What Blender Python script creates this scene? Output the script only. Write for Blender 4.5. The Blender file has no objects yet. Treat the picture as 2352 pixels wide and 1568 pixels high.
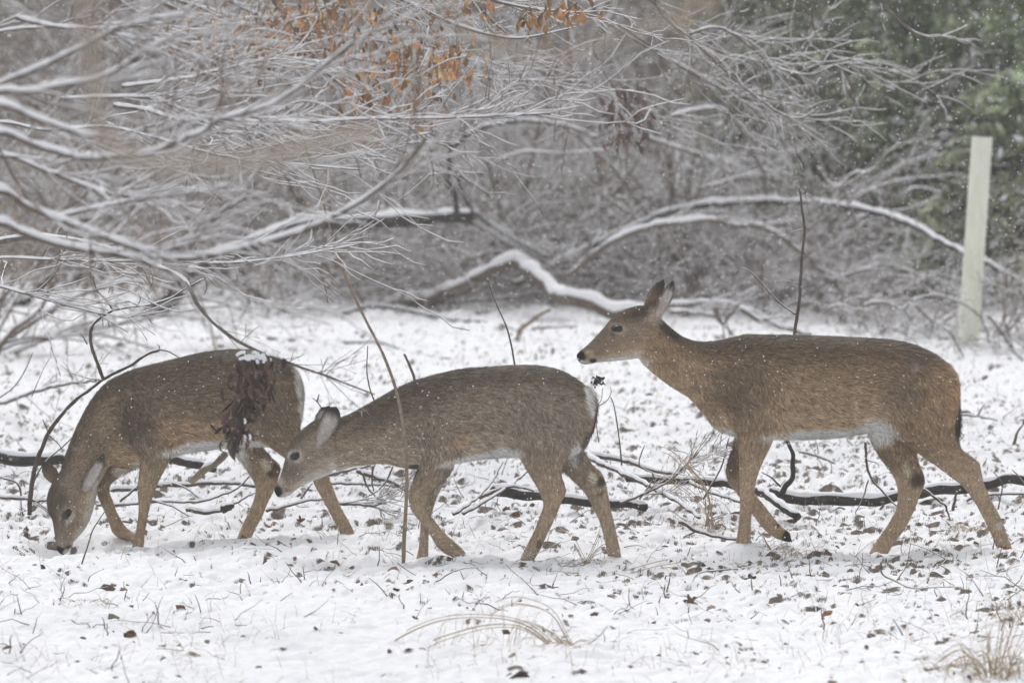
import bpy, math, random
import numpy as np
from mathutils import Vector, kdtree
R = math.radians
rng = np.random.default_rng(11)
random.seed(11)
SC = bpy.context.scene
COL = SC.collection

# ------------------------------------------------------------------ camera
CAM_H, CAM_D = 2.6, 20.0
PITCH = math.atan(CAM_H / CAM_D) - math.atan((1270 - 784) / 1176 * 18 / 160)
cd = bpy.data.cameras.new('camera')
cam = bpy.data.objects.new('camera', cd)
COL.objects.link(cam)
cam.location = (0, -CAM_D, CAM_H)
cam.rotation_euler = (math.pi / 2 - PITCH, 0, 0)
cd.lens = 160
cd.sensor_width = 36
cd.clip_start = 0.1
cd.clip_end = 900
cd.dof.use_dof = True
cd.dof.focus_distance = 20.0
cd.dof.aperture_fstop = 3.0
SC.camera = cam

# ------------------------------------------------------------------ sky, sun, exposure
world = bpy.data.worlds.new('World')
SC.world = world
world.use_nodes = True
wn = world.node_tree
wn.nodes.clear()
sky = wn.nodes.new('ShaderNodeTexSky')
sky.sky_type = 'NISHITA'
sky.sun_disc = False
sky.sun_elevation = R(60)
sky.sun_rotation = R(345)
hs = wn.nodes.new('ShaderNodeHueSaturation')      # an overcast sky is grey
hs.inputs['Saturation'].default_value = 0.07
bg = wn.nodes.new('ShaderNodeBackground')
bg.inputs['Strength'].default_value = 0.15
wo = wn.nodes.new('ShaderNodeOutputWorld')
wn.links.new(sky.outputs[0], hs.inputs['Color'])
wn.links.new(hs.outputs[0], bg.inputs['Color'])
wn.links.new(bg.outputs[0], wo.inputs['Surface'])
ld = bpy.data.lights.new('sun', 'SUN')
ld.energy = 1.35
ld.angle = R(28)
ld.color = (1, 0.98, 0.96)
sun = bpy.data.objects.new('sun', ld)
COL.objects.link(sun)
sun.rotation_euler = (R(-30), 0, R(15))
SC.view_settings.view_transform = 'Standard'
SC.view_settings.look = 'None'
SC.view_settings.gamma = 1
SC.view_settings.exposure = 0.42
HAZE = 0.0034
SC.render.engine = 'CYCLES'

# ------------------------------------------------------------------ places: a point of the picture (2352 wide) at a depth
TH = 18 / 160
FWD = np.array([0, math.cos(PITCH), -math.sin(PITCH)])
UPV = np.array([0, math.sin(PITCH), math.cos(PITCH)])
def P(u, v, Y):
    d = FWD + np.array([1., 0, 0]) * (u - 1176) / 1176 * TH + UPV * (784 - v) / 1176 * TH
    return np.array([0, -CAM_D, CAM_H]) + d * ((Y + CAM_D) / d[1])
def G(u, v, lift=0.0):
    d = FWD + np.array([1., 0, 0]) * (u - 1176) / 1176 * TH + UPV * (784 - v) / 1176 * TH
    t = -CAM_H / d[2]
    p = np.array([0, -CAM_D, CAM_H]) + d * t
    return np.array([p[0], p[1], float(gz(p[0], p[1])) + lift])
def PX(Y):           # metres per picture pixel at that depth
    return TH / 1176 * (Y + CAM_D)

# ------------------------------------------------------------------ noise
_perm = np.random.default_rng(5).permutation(256)
_perm = np.concatenate([_perm, _perm, _perm])
_ang = np.random.default_rng(6).uniform(0, 2 * np.pi, 256)
def pn(x, y, seed=0):
    x = np.asarray(x, float) + seed * 17.31; y = np.asarray(y, float) + seed * 9.77
    xi = np.floor(x).astype(int); yi = np.floor(y).astype(int)
    xf = x - xi; yf = y - yi
    u = xf * xf * xf * (xf * (xf * 6 - 15) + 10); w = yf * yf * yf * (yf * (yf * 6 - 15) + 10)
    def g(ix, iy, dx, dy):
        a = _ang[_perm[_perm[ix & 255] + (iy & 255)]]
        return np.cos(a) * dx + np.sin(a) * dy
    n00 = g(xi, yi, xf, yf); n10 = g(xi + 1, yi, xf - 1, yf)
    n01 = g(xi, yi + 1, xf, yf - 1); n11 = g(xi + 1, yi + 1, xf - 1, yf - 1)
    return ((n00 * (1 - u) + n10 * u) * (1 - w) + (n01 * (1 - u) + n11 * u) * w) * 1.5
def ss(a, b, x):
    t = np.clip((x - a) / (b - a), 0, 1)
    return t * t * (3 - 2 * t)

_pr = np.random.default_rng(8)
PRINTS = [(-2.0 + .42 * k + _pr.normal(0, .05), -.75 + (.13 if k % 2 else -.13) + _pr.normal(0, .06)) for k in range(11)] + [(-1.6 + .5 * k + _pr.normal(0, .06), 1.1 + (.14 if k % 2 else -.14) + _pr.normal(0, .1)) for k in range(9)]
FEET = []            # (x, y, z): the snow rises to each foot
def gz(x, y):
    x = np.asarray(x, float); y = np.asarray(y, float)
    z = 0.04 * pn(x * .45, y * .35, 1) + 0.022 * pn(x * 1.7, y * 1.3, 2)
    fade = np.exp(-np.clip(np.abs(x) - 12, 0, 50) / 6)
    rough = ss(-3.2, 1.5, y + 0.35 * x) * .4 + .6
    rg = fade * rough * (0.036 * np.abs(pn(x * 3.4, y * 4.0, 3)) + 0.045 * np.abs(pn(x * 7.5, y * 9.5, 4)) + 0.022 * np.abs(pn(x * 17, y * 20, 7)))
    if FEET:
        W = 0; S = 0
        for fx, fy, fz in FEET:
            w = np.exp(-(((x - fx) / .13) ** 2 + ((y - fy) / .16) ** 2))
            S = S + w * (fz - .012); W = W + w
        z = z * (1 - np.clip(W, 0, 1)) + S / np.maximum(W, 1) * 1.0
        rg = rg * (1 - .65 * np.clip(W, 0, 1))
    z = z + rg
    for px_, py_ in PRINTS:
        z = z - .035 * np.exp(-(((x - px_) / .032) ** 2 + ((y - py_) / .05) ** 2) ** 1.5)
    # bank of the wood behind
    z = z + 9.0 * ss(27, 75, y + 2.0 * pn(x * .12, y * .1, 9)) + .5 * ss(25, 32, y) * pn(x * .5, y * .4, 12)
    return z

# ------------------------------------------------------------------ mesh helpers
def mesh_from(name, V, F, mat, parent=None, smooth=True, cols=None, loc=None):
    """V (n,3); F a list of arrays (each (m,k)), linked as ONE object"""
    V = np.asarray(V, np.float32)
    if loc is None:
        loc = np.zeros(3)
    me = bpy.data.meshes.new(name)
    me.vertices.add(len(V))
    me.vertices.foreach_set('co', (V - np.asarray(loc, np.float32)).ravel())
    F = [np.asarray(f, np.int32) for f in F if len(f)]
    tot = np.concatenate([np.full(len(f), f.shape[1], np.int32) for f in F])
    idx = np.concatenate([f.ravel() for f in F])
    me.loops.add(len(idx))
    me.loops.foreach_set('vertex_index', idx)
    me.polygons.add(len(tot))
    st = np.concatenate([[0], np.cumsum(tot)[:-1]]).astype(np.int32)
    me.polygons.foreach_set('loop_start', st)
    me.polygons.foreach_set('loop_total', tot)
    me.polygons.foreach_set('use_smooth', np.full(len(tot), smooth))
    me.update(calc_edges=True)
    me.validate()
    if cols is not None:
        at = me.color_attributes.new('Col', 'FLOAT_COLOR', 'POINT')
        c4 = np.ones((len(V), 4), np.float32); c4[:, :3] = cols
        at.data.foreach_set('color', c4.ravel())
    me.materials.append(mat)
    o = bpy.data.objects.new(name, me)
    COL.objects.link(o)
    if parent is not None:
        o.parent = parent
        o.location = Vector(loc) - wloc(parent)
    else:
        o.location = loc
    return o
def wloc(o):
    v = o.location.copy()
    while o.parent:
        o = o.parent; v = v + o.location
    return v
def tag(o, label=None, cat=None, group=None, kind=None):
    if label: o['label'] = label
    if cat: o['category'] = cat
    if group: o['group'] = group
    if kind: o['kind'] = kind
    return o
def thing(name, label, cat, loc, group=None):
    o = bpy.data.objects.new(name, None)
    o.empty_display_size = .1
    COL.objects.link(o); o.location = loc
    return tag(o, label, cat, group)

def smooth_path(pts, n):
    """smooth curve through pts, n points a span; spans of unequal length do not overshoot"""
    p = np.asarray(pts, float)
    if len(p) < 3:
        t = np.linspace(0, 1, n * max(1, len(p) - 1) + 1)[:, None]
        return p[0] * (1 - t) + p[-1] * t
    h = np.sqrt(np.linalg.norm(np.diff(p[:, :4], axis=0), axis=1)) + 1e-6
    s = np.diff(p, axis=0) / h[:, None]
    m = np.empty_like(p)
    m[1:-1] = (s[:-1] * h[1:, None] + s[1:] * h[:-1, None]) / (h[1:] + h[:-1])[:, None]
    m[0] = s[0]; m[-1] = s[-1]
    out = []
    for i in range(len(p) - 1):
        t = np.linspace(0, 1, n, endpoint=False)[:, None]; t2 = t * t; t3 = t2 * t
        out.append((2 * t3 - 3 * t2 + 1) * p[i] + (t3 - 2 * t2 + t) * h[i] * m[i] + (3 * t2 - 2 * t3) * p[i + 1] + (t3 - t2) * h[i] * m[i + 1])
    out.append(p[-1:])
    return np.vstack(out)

class Tubes:
    """collects tubes; build() links them as one mesh"""
    def __init__(s): s.V = []; s.F4 = []; s.F3 = []; s.n = 0
    def add(s, pts, rad, sides=5, flat=1.0, up=None):
        p = np.asarray(pts, float); m = len(p)
        r = np.broadcast_to(np.asarray(rad, float), (m,))
        t = np.gradient(p, axis=0); t /= np.linalg.norm(t, axis=1)[:, None] + 1e-9
        ref = np.array([0, 0, 1.]) if abs(t[:, 2]).mean() < .8 else np.array([1., 0, 0])
        a = np.cross(t, ref); a /= np.linalg.norm(a, axis=1)[:, None] + 1e-9
        b = np.cross(a, t)
        th = np.linspace(0, 2 * np.pi, sides, endpoint=False)
        ring = (a[:, None, :] * np.cos(th)[None, :, None] + b[:, None, :] * (np.sin(th) * flat)[None, :, None]) * r[:, None, None]
        V = (p[:, None, :] + ring).reshape(-1, 3)
        i = np.arange(m - 1)[:, None] * sides; j = np.arange(sides)[None, :]; k = (j + 1) % sides
        f = np.stack([i + j, i + k, i + k + sides, i + j + sides], -1).reshape(-1, 4) + s.n
        V = np.vstack([V, p[:1] - t[:1] * r[0] * .4, p[-1:] + t[-1:] * r[-1] * .4])
        c0 = s.n + m * sides; c1 = c0 + 1
        jj = np.arange(sides); kk = (jj + 1) % sides
        s.F3.append(np.stack([np.full(sides, c0), s.n + kk, s.n + jj], -1))
        e = s.n + (m - 1) * sides
        s.F3.append(np.stack([np.full(sides, c1), e + jj, e + kk], -1))
        s.V.append(V); s.F4.append(f); s.n += len(V)
    def build(s, name, mat, parent=None, loc=None, smooth=True):
        if not s.V: return None
        return mesh_from(name, np.vstack(s.V), [np.vstack(s.F4), np.vstack(s.F3)], mat, parent, smooth, loc=loc)

def snow_cap(T, pts, r, amount=1.0, seed=0, sides=6):
    """a cord of snow lying along the top of a branch"""
    p = np.asarray(pts, float); m = len(p)
    r = np.broadcast_to(np.asarray(r, float), (m,))
    t = np.gradient(p, axis=0); t /= np.linalg.norm(t, axis=1)[:, None] + 1e-9
    hz = np.clip(1.15 - np.abs(t[:, 2]) ** 1.5, 0.12, 1)
    L = np.concatenate([[0], np.cumsum(np.linalg.norm(np.diff(p, axis=0), axis=1))])
    nn = .78 + .3 * pn(L / (np.mean(r) * 5 + .02), L * 0 + seed * 3.3, 21) + .2 * pn(L / (np.mean(r) * 1.6 + .01), L * 0 + seed, 22)
    rr = r * (.70 + .34 * amount) * hz * nn + .001
    q = p.copy(); q[:, 2] += r * .55 * hz + rr * .30 * amount
    rr[0] *= .5; rr[-1] *= .5
    T.add(q, rr, sides, flat=.95)

def wobble(p, amp, fr, seed):
    p = np.array(p, float)
    L = np.concatenate([[0], np.cumsum(np.linalg.norm(np.diff(p, axis=0), axis=1))])
    for k in range(3):
        p[:, k] += amp * pn(L * fr, L * 0 + seed * 1.7 + k * 31, 40 + k)
    return p

# ------------------------------------------------------------------ materials
def mat(name, rough=.8, spec=.3):
    m = bpy.data.materials.new(name); m.use_nodes = True
    b = m.node_tree.nodes['Principled BSDF']
    b.inputs['Roughness'].default_value = rough
    b.inputs['Specular IOR Level'].default_value = spec
    return m, m.node_tree, b
def nod(nt, t, **kw):
    n = nt.nodes.new(t)
    for k, v in kw.items(): setattr(n, k, v)
    return n
def noise(nt, scale, detail=4, rough=.55, vec=None, stretch=None):
    n = nod(nt, 'ShaderNodeTexNoise')
    n.inputs['Scale'].default_value = scale; n.inputs['Detail'].default_value = detail
    n.inputs['Roughness'].default_value = rough
    tc = nod(nt, 'ShaderNodeTexCoord'); src = tc.outputs['Object']
    if stretch:
        mp = nod(nt, 'ShaderNodeMapping'); mp.inputs['Scale'].default_value = stretch
        nt.links.new(src, mp.inputs['Vector']); src = mp.outputs[0]
    nt.links.new(src, n.inputs['Vector'])
    return n.outputs[0]
def ramp(nt, src, stops):
    r = nod(nt, 'ShaderNodeValToRGB')
    e = r.color_ramp.elements
    while len(e) < len(stops): e.new(.5)
    for k, (p, c) in enumerate(stops):
        e[k].position = p; e[k].color = (*c, 1) if len(c) == 3 else c
    nt.links.new(src, r.inputs[0])
    return r.outputs[0]
def mixc(nt, fac, a, b, blend='MIX'):
    m = nod(nt, 'ShaderNodeMix', data_type='RGBA', blend_type=blend)
    for s, x in ((m.inputs[0], fac), (m.inputs[6], a), (m.inputs[7], b)):
        if isinstance(x, (int, float)): s.default_value = x
        elif isinstance(x, tuple): s.default_value = (*x, 1)
        else: nt.links.new(x, s)
    return m.outputs[2]
def bump(nt, bsdf, src, strength=.5, dist=.01):
    b = nod(nt, 'ShaderNodeBump'); b.inputs['Strength'].default_value = strength; b.inputs['Distance'].default_value = dist
    nt.links.new(src, b.inputs['Height']); nt.links.new(b.outputs[0], bsdf.inputs['Normal'])
def g3(v): return (v, v, v)
SNOW = (.86, .865, .895)

def snow_mat():
    m, nt, b = mat('snow', .65, .2)
    n = noise(nt, 30, 5)
    nt.links.new(ramp(nt, n, [(.3, (.82, .83, .87)), (.7, SNOW)]), b.inputs['Base Color'])
    bump(nt, b, noise(nt, 120, 4), .5, .004)
    return m
M_SNOW = snow_mat()

def bark(name, dark, light, snowy=None, scale=25):
    """bark; with snowy=(lo,hi) the faces that look up carry snow"""
    m, nt, b = mat(name, .85, .2)
    n = noise(nt, scale, 6, .65)
    c = ramp(nt, n, [(.3, dark), (.7, light)])
    bump(nt, b, noise(nt, scale * 3, 5), .7, .01)
    if snowy:
        ge = nod(nt, 'ShaderNodeNewGeometry'); sx = nod(nt, 'ShaderNodeSeparateXYZ')
        nt.links.new(ge.outputs['Normal'], sx.inputs[0])
        ad = nod(nt, 'ShaderNodeMath', operation='MULTIPLY_ADD')
        nt.links.new(noise(nt, 9, 3), ad.inputs[0]); ad.inputs[1].default_value = 1.1
        nt.links.new(sx.outputs[2], ad.inputs[2])
        f = ramp(nt, ad.outputs[0], [(snowy[0], g3(0)), (snowy[1], g3(1))])
        c = mixc(nt, f, c, SNOW)
    nt.links.new(c, b.inputs['Base Color'])
    return m
M_DARK = bark('dark bark', (.018, .016, .015), (.075, .068, .060))
M_GREY = bark('grey bark', (.085, .073, .063), (.21, .18, .155), scale=40)
M_BROWN = bark('brown bark', (.05, .038, .030), (.15, .115, .088), scale=30)
M_TAN = bark('tan bark', (.17, .13, .10), (.36, .28, .215), scale=60)
M_TWIG = bark('snowy twig bark', (.085, .064, .049), (.24, .188, .148), (.82, 1.18))
M_TWIGD = bark('bare twig bark', (.045, .036, .032), (.15, .12, .10), (.95, 1.3))
M_FAR = bark('snowy far twig bark', (.08, .058, .043), (.22, .168, .125), (1.0, 1.4))

def attr_mat(name, rough=.8, spec=.2, nscale=None, amt=.5, transl=0, bmp=0):
    m, nt, b = mat(name, rough, spec)
    a = nod(nt, 'ShaderNodeAttribute', attribute_name='Col')
    c = a.outputs['Color']
    if nscale:
        c = mixc(nt, 1.0, c, ramp(nt, noise(nt, nscale, 5, .6), [(.3, g3(1 - amt)), (.7, g3(1 + amt * .4))]), 'MULTIPLY')
    nt.links.new(c, b.inputs['Base Color'])
    if bmp: bump(nt, b, noise(nt, nscale or 100, 4), .6, bmp)
    return m
M_LEAF = attr_mat('dead leaf', .6, .35, 60, .45)
M_GRASS = attr_mat('dry grass', .6, .3, 40, .3)
M_NEEDLE = attr_mat('evergreen needles', .65, .3)
# ================================================================== DEER (the body follows outlines measured on the photograph, rounded to real thickness)
T1 = (1286.25, 606.4, .457); T2 = (588.0, 790.1, .375); T3 = (55.1, 771.75, .33984)
WHITE = (.86, .83, .79)
class Deer: pass
def make_deer_spec(T, Y0, pal, torso, head, legs, tail, ears, eyes, stamps):
    d = Deer(); d.T = T; d.Y0 = Y0; d.pal = pal; d.torso = torso; d.head = head; d.legs = legs
    d.tail = tail; d.ears = ears; d.eyes = eyes; d.stamps = stamps
    d.s = T[2] * PX(Y0)
    return d
def dp(d, x, y, yo=0.0):
    Y = d.Y0 + yo * d.s
    return P(d.T[0] + x * d.T[2], d.T[1] + y * d.T[2], Y)

# (Ax,Ay, Bx,By, half width, sideways offset)
D3 = make_deer_spec(T1, 0.0, dict(top=(.085, .058, .038), side=(.235, .163, .10), low=(.37, .27, .175), leg=(.36, .27, .185), neck=(.27, .188, .115)),
 [(1998,600,1998,700,40,0),(1975,535,1985,790,100,0),(1900,465,1935,850,132,0),(1800,415,1840,865,148,0),(1680,385,1700,845,152,0),(1550,374,1570,842,150,0),(1400,367,1400,868,158,0),(1200,360,1200,878,160,0),(1050,358,1060,878,148,0),(930,358,940,872,132,0),(860,372,850,855,118,0),(790,386,775,815,106,0),(720,390,715,742,92,0),(665,384,645,668,82,0),(600,355,560,615,73,0),(545,310,490,562,66,0),(500,268,430,512,62,0),(460,235,400,480,58,0)],
 [(455,240,430,440,42,0),(425,210,400,468,62,0),(360,216,350,478,70,0),(300,243,300,484,66,0),(258,275,262,488,54,0),(215,325,225,491,42,0),(170,374,185,495,35,0),(130,413,150,502,32,0),(98,438,120,504,29,0),(82,455,98,496,19,0)],
 [ # near front, far front, near hind, far hind
  ('near',[(870,540,1060,540,40,-70),(835,650,1090,640,52,-84),(860,760,1098,750,54,-84),(890,850,1082,850,50,-80),(898,930,1050,930,44,-78),(900,1020,1012,1010,37,-76),(902,1090,985,1090,34,-76),(905,1160,975,1160,29,-76),(903,1240,965,1240,26,-76),(898,1310,960,1310,26,-76),(890,1365,957,1375,29,-76),(880,1410,955,1418,30,-76),(870,1455,950,1462,30,-76)],(916,1404)),
  ('far',[(890,800,1010,860,46,70),(868,920,985,960,44,78),(838,1020,952,1020,40,80),(845,1090,930,1055,34,80),(882,1142,945,1090,29,80),(925,1200,985,1160,26,80),(975,1268,1030,1215,25,80),(1020,1326,1072,1270,26,80),(1070,1368,1108,1312,29,80),(1110,1386,1132,1332,29,80),(1142,1394,1153,1350,24,80),(1166,1396,1160,1376,10,80)],None),
  ('near',[(1650,600,1985,600,60,-70),(1640,740,1998,740,72,-84),(1662,820,2003,850,74,-86),(1722,890,2015,925,64,-86),(1802,950,2060,962,52,-86),(1900,1020,2106,1000,42,-86),(1965,1070,2121,1060,35,-86),(2020,1112,2129,1095,31,-86),(2075,1182,2150,1145,28,-86),(2110,1242,2180,1210,27,-86),(2150,1320,2220,1285,27,-86),(2185,1400,2250,1370,28,-86),(2207,1455,2275,1435,31,-86),(2225,1500,2292,1485,32,-86)],(2245,1446)),
  ('far',[(1530,790,1760,800,62,64),(1555,870,1780,880,58,70),(1590,940,1790,950,50,72),(1630,1000,1802,1000,44,72),(1675,1060,1825,1050,38,72),(1695,1120,1834,1098,34,72),(1697,1180,1806,1170,29,72),(1685,1240,1770,1260,27,72),(1640,1320,1725,1340,26,72),(1590,1390,1680,1400,28,72),(1545,1465,1640,1470,31,72),(1522,1512,1617,1516,32,72)],(1590,1470))],
 [(1940,490,1985,540,22,0),(1965,600,2003,600,26,0),(1972,700,2007,700,26,0),(1980,780,2012,790,20,0),(1998,845,2010,850,8,0)],
 [((1000,570),(1195,180),96,(-.25,1,.15),16,1,0),((1085,615),(1305,200),104,(.70,-.8,-.1),-54,1,0)],
 [(285,322,28,14,10,-60)],
 [])
D2 = make_deer_spec(T2, -0.28, dict(top=(.095, .072, .054), side=(.235, .185, .14), low=(.36, .295, .23), leg=(.35, .265, .185), neck=(.27, .21, .155)),
 [(2072,400,2045,510,50,0),(2060,320,2005,620,110,0),(1990,237,1940,680,148,0),(1880,172,1850,700,164,0),(1750,138,1740,690,168,0),(1600,134,1600,688,165,0),(1450,142,1450,694,168,0),(1300,152,1300,712,166,0),(1150,178,1160,735,152,0),(1020,212,1050,755,132,0),(920,247,960,755,114,0),(830,287,870,745,98,0),(740,337,780,728,86,0),(650,387,690,735,76,0),(580,425,600,745,70,0),(520,450,540,762,66,0),(470,470,490,780,66,0)],
 [(450,460,500,740,50,0),(370,462,460,785,72,0),(290,517,400,815,84,0),(227,580,345,837,80,0),(193,645,300,860,66,0),(176,715,265,878,52,0),(159,775,242,893,43,0),(141,825,226,905,38,0),(121,865,207,922,35,0),(110,890,170,936,28,0),(118,917,145,940,13,0)],
 [('near',[(1010,430,1170,410,46,-70),(990,560,1230,520,58,-88),(1015,680,1238,650,56,-90),(985,780,1190,790,48,-88),(950,870,1120,860,41,-86),(936,930,1060,930,38,-86),(945,1000,1040,980,34,-86),(985,1062,1050,1022,30,-86),(1035,1115,1085,1070,27,-86),(1075,1182,1125,1120,27,-86),(1112,1242,1172,1172,29,-86),(1170,1288,1225,1217,31,-86),(1235,1310,1270,1262,27,-86),(1285,1335,1302,1308,12,-86)],None),
  ('far',[(1060,700,1200,720,46,76),(1050,820,1160,820,42,80),(1035,920,1110,920,37,80),(1030,1000,1085,1000,33,80),(1010,1080,1070,1080,29,80),(1003,1180,1058,1180,27,80),(995,1260,1055,1260,27,80),(980,1320,1055,1320,31,80),(970,1375,1055,1375,33,80)],(1015,1338)),
  ('near',[(1610,340,1990,380,62,-80),(1582,480,1995,500,76,-94),(1572,600,1960,640,80,-96),(1622,700,1890,720,68,-96),(1672,790,1870,800,54,-96),(1712,860,1890,860,45,-96),(1742,920,1896,910,40,-96),(1760,980,1866,980,34,-96),(1740,1050,1830,1070,30,-96),(1705,1140,1785,1160,28,-96),(1665,1220,1745,1250,28,-96),(1625,1300,1705,1320,31,-96),(1605,1355,1688,1375,32,-96)],(1662,1325)),
  ('far',[(1800,640,2010,660,60,70),(1850,740,2050,730,52,78),(1930,820,2110,790,44,80),(1990,880,2141,850,38,80),(2032,940,2156,920,33,80),(2070,1010,2170,1000,30,80),(2105,1090,2190,1080,28,80),(2130,1180,2210,1170,28,80),(2150,1270,2230,1260,31,80),(2155,1345,2240,1335,32,80)],(2195,1305))],
 [(2020,245,2075,300,24,0),(2050,350,2086,370,26,0),(2030,460,2078,470,30,0),(1990,560,2040,580,26,0),(1960,640,1998,660,20,0),(1950,700,1985,710,12,0)],
 [((370,560),(455,385),66,(-.6,-.7,0),36,0,1),((385,610),(490,384),62,(.12,-1,.1),-84,0,1)],
 [(238,683,29,21,32,-77)],
 [])
D1 = make_deer_spec(T3, 0.42, dict(top=(.088, .064, .044), side=(.195, .145, .098), low=(.36, .26, .17), leg=(.34, .252, .172), neck=(.22, .163, .11)),
 [(1884,400,1874,500,50,0),(1866,300,1850,610,130,0),(1800,195,1780,715,168,0),(1700,140,1690,738,184,0),(1560,103,1560,742,188,0),(1400,95,1400,748,190,0),(1220,113,1230,767,188,0),(1060,148,1080,792,176,0),(900,187,940,832,158,0),(770,220,830,865,142,-6),(650,264,740,882,124,-12),(545,327,655,885,108,-20),(452,437,600,880,94,-30),(386,552,570,895,85,-38),(331,672,548,930,80,-46),(286,790,522,970,76,-54),(250,900,497,1015,74,-60)],
 [(246,910,490,985,70,-60),(182,1010,492,1055,98,-68),(156,1090,477,1130,104,-76),(162,1180,456,1210,96,-86),(191,1243,420,1290,78,-96),(204,1310,372,1350,64,-106),(211,1370,338,1385,53,-114),(218,1415,316,1422,46,-120),(231,1455,296,1456,34,-124),(250,1474,276,1474,13,-126)],
 [('near',[(650,400,840,430,60,-86),(640,560,950,560,74,-104),(720,700,1012,690,72,-106),(790,790,1002,780,58,-104),(785,880,960,880,48,-104),(775,960,920,960,42,-104),(768,1030,890,1030,38,-104),(772,1100,865,1100,33,-104),(775,1180,845,1180,29,-104),(765,1260,830,1260,28,-104),(755,1330,815,1330,28,-104),(740,1390,812,1390,33,-104),(722,1450,806,1455,36,-104),(712,1490,800,1494,37,-104)],(765,1440)),
  ('far',[(600,770,800,870,56,84),(545,885,690,925,48,92),(507,975,590,990,40,94),(497,1058,575,1055,35,94),(520,1130,600,1112,31,94),(550,1200,622,1175,29,94),(578,1270,650,1228,28,94),(602,1330,680,1276,30,94),(660,1370,712,1308,32,94),(722,1393,748,1330,29,94),(752,1392,762,1355,14,94)],None),
  ('near',[(1490,340,1850,340,66,-86),(1475,480,1878,480,84,-104),(1525,620,1862,620,88,-108),(1642,730,1910,680,72,-108),(1752,812,1990,762,58,-108),(1862,882,2045,840,48,-108),(1940,960,2056,925,38,-108),(1982,1040,2080,1000,33,-108),(2022,1110,2110,1078,30,-108),(2070,1200,2147,1165,29,-108),(2112,1280,2190,1242,30,-108),(2142,1348,2233,1325,33,-108),(2160,1400,2250,1385,34,-108)],(2190,1342)),
  ('far',[(1385,640,1600,700,66,86),(1402,760,1622,760,58,90),(1462,842,1672,820,50,90),(1512,912,1728,880,43,90),(1552,980,1716,970,38,90),(1565,1042,1686,1050,33,90),(1550,1112,1646,1130,30,90),(1512,1200,1610,1220,29,90),(1470,1290,1560,1310,30,90),(1427,1400,1520,1410,34,90),(1407,1452,1502,1462,34,90)],(1470,1408))],
 [(1800,190,1850,250,26,0),(1840,300,1880,330,30,0),(1850,400,1886,410,30,0),(1850,490,1880,500,22,0),(1850,560,1868,560,10,0)],
 [((222,1000),(124,850),58,(.2,1,.25),20,0,0),((402,1050),(540,795),50,(.45,-.9,.0),-180,0,0)],
 [(300,1190,31,24,58,-176)],
 [])

for d in (D1, D2, D3):
    for kind, secs, foot in d.legs:
        if foot is not None:
            p = dp(d, foot[0], foot[1], secs[-1][5]); FEET.append((p[0], p[1], p[2] + .006))
p = dp(D1, 262, 1474, -126); FEET.append((p[0], p[1], p[2] - .07))
p = dp(D1, 262, 1474, -126); FEET.append((p[0] + .02, p[1] - .2, p[2] - .045))
FEET.append((p[0], p[1] - .38, p[2] - .015))
# ================================================================== GROUND
def ground_mat():
    m, nt, b = mat('snow over leaf litter', .7, .15)
    geo = nod(nt, 'ShaderNodeNewGeometry')
    sx = nod(nt, 'ShaderNodeSeparateXYZ'); nt.links.new(geo.outputs['True Normal'], sx.inputs[0])
    # steep little sides keep less snow
    st = nod(nt, 'ShaderNodeMath', operation='SUBTRACT'); st.inputs[0].default_value = 1.0; nt.links.new(sx.outputs[2], st.inputs[1])
    s2 = nod(nt, 'ShaderNodeMath', operation='MULTIPLY'); nt.links.new(st.outputs[0], s2.inputs[0]); s2.inputs[1].default_value = 1.15
    n1 = noise(nt, 7.5, 6, .62, stretch=(1, .8, 1))
    big = noise(nt, .8, 3, .5)
    a1 = nod(nt, 'ShaderNodeMath', operation='ADD'); nt.links.new(n1, a1.inputs[0]); nt.links.new(s2.outputs[0], a1.inputs[1])
    a2 = nod(nt, 'ShaderNodeMath', operation='MULTIPLY_ADD'); nt.links.new(big, a2.inputs[0]); a2.inputs[1].default_value = .22
    nt.links.new(a1.outputs[0], a2.inputs[2])
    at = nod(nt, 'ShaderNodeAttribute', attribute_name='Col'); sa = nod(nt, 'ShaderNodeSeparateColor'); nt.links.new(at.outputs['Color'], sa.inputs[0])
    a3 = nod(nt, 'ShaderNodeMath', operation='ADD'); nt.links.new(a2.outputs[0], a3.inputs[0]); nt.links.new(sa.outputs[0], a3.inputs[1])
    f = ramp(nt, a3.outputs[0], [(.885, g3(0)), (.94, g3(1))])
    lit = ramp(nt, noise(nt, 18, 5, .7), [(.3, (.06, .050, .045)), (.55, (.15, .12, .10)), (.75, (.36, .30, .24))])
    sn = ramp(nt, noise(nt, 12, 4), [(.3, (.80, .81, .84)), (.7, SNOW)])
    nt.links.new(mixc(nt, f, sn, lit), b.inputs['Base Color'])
    bump(nt, b, noise(nt, 40, 6, .65), .55, .012)
    return m
nc, nr = 900, 1000
s = np.linspace(-1.25, 1.25, nc)
s = np.concatenate([-1.25 - np.geomspace(.05, 14, 26)[::-1], s, 1.25 + np.geomspace(.05, 14, 26)])
Dp = 1 / np.linspace(1 / 12.5, 1 / 66, nr)
Dp = np.concatenate([[3, 5, 7, 9, 11], Dp, [72, 80, 95, 120, 160, 220, 300]])
XX = s[None, :] * (Dp * TH)[:, None] ; YY = np.broadcast_to((Dp - CAM_D)[:, None], XX.shape)
ZZ = gz(XX, YY)
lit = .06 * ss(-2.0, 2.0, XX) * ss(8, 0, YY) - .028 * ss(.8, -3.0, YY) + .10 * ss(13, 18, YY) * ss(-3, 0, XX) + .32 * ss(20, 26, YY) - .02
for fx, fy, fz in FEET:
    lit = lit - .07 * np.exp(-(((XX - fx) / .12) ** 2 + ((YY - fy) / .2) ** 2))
nC = XX.shape[1]; nR = XX.shape[0]
i = np.arange(nR - 1)[:, None] * nC; j = np.arange(nC - 1)[None]
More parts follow.
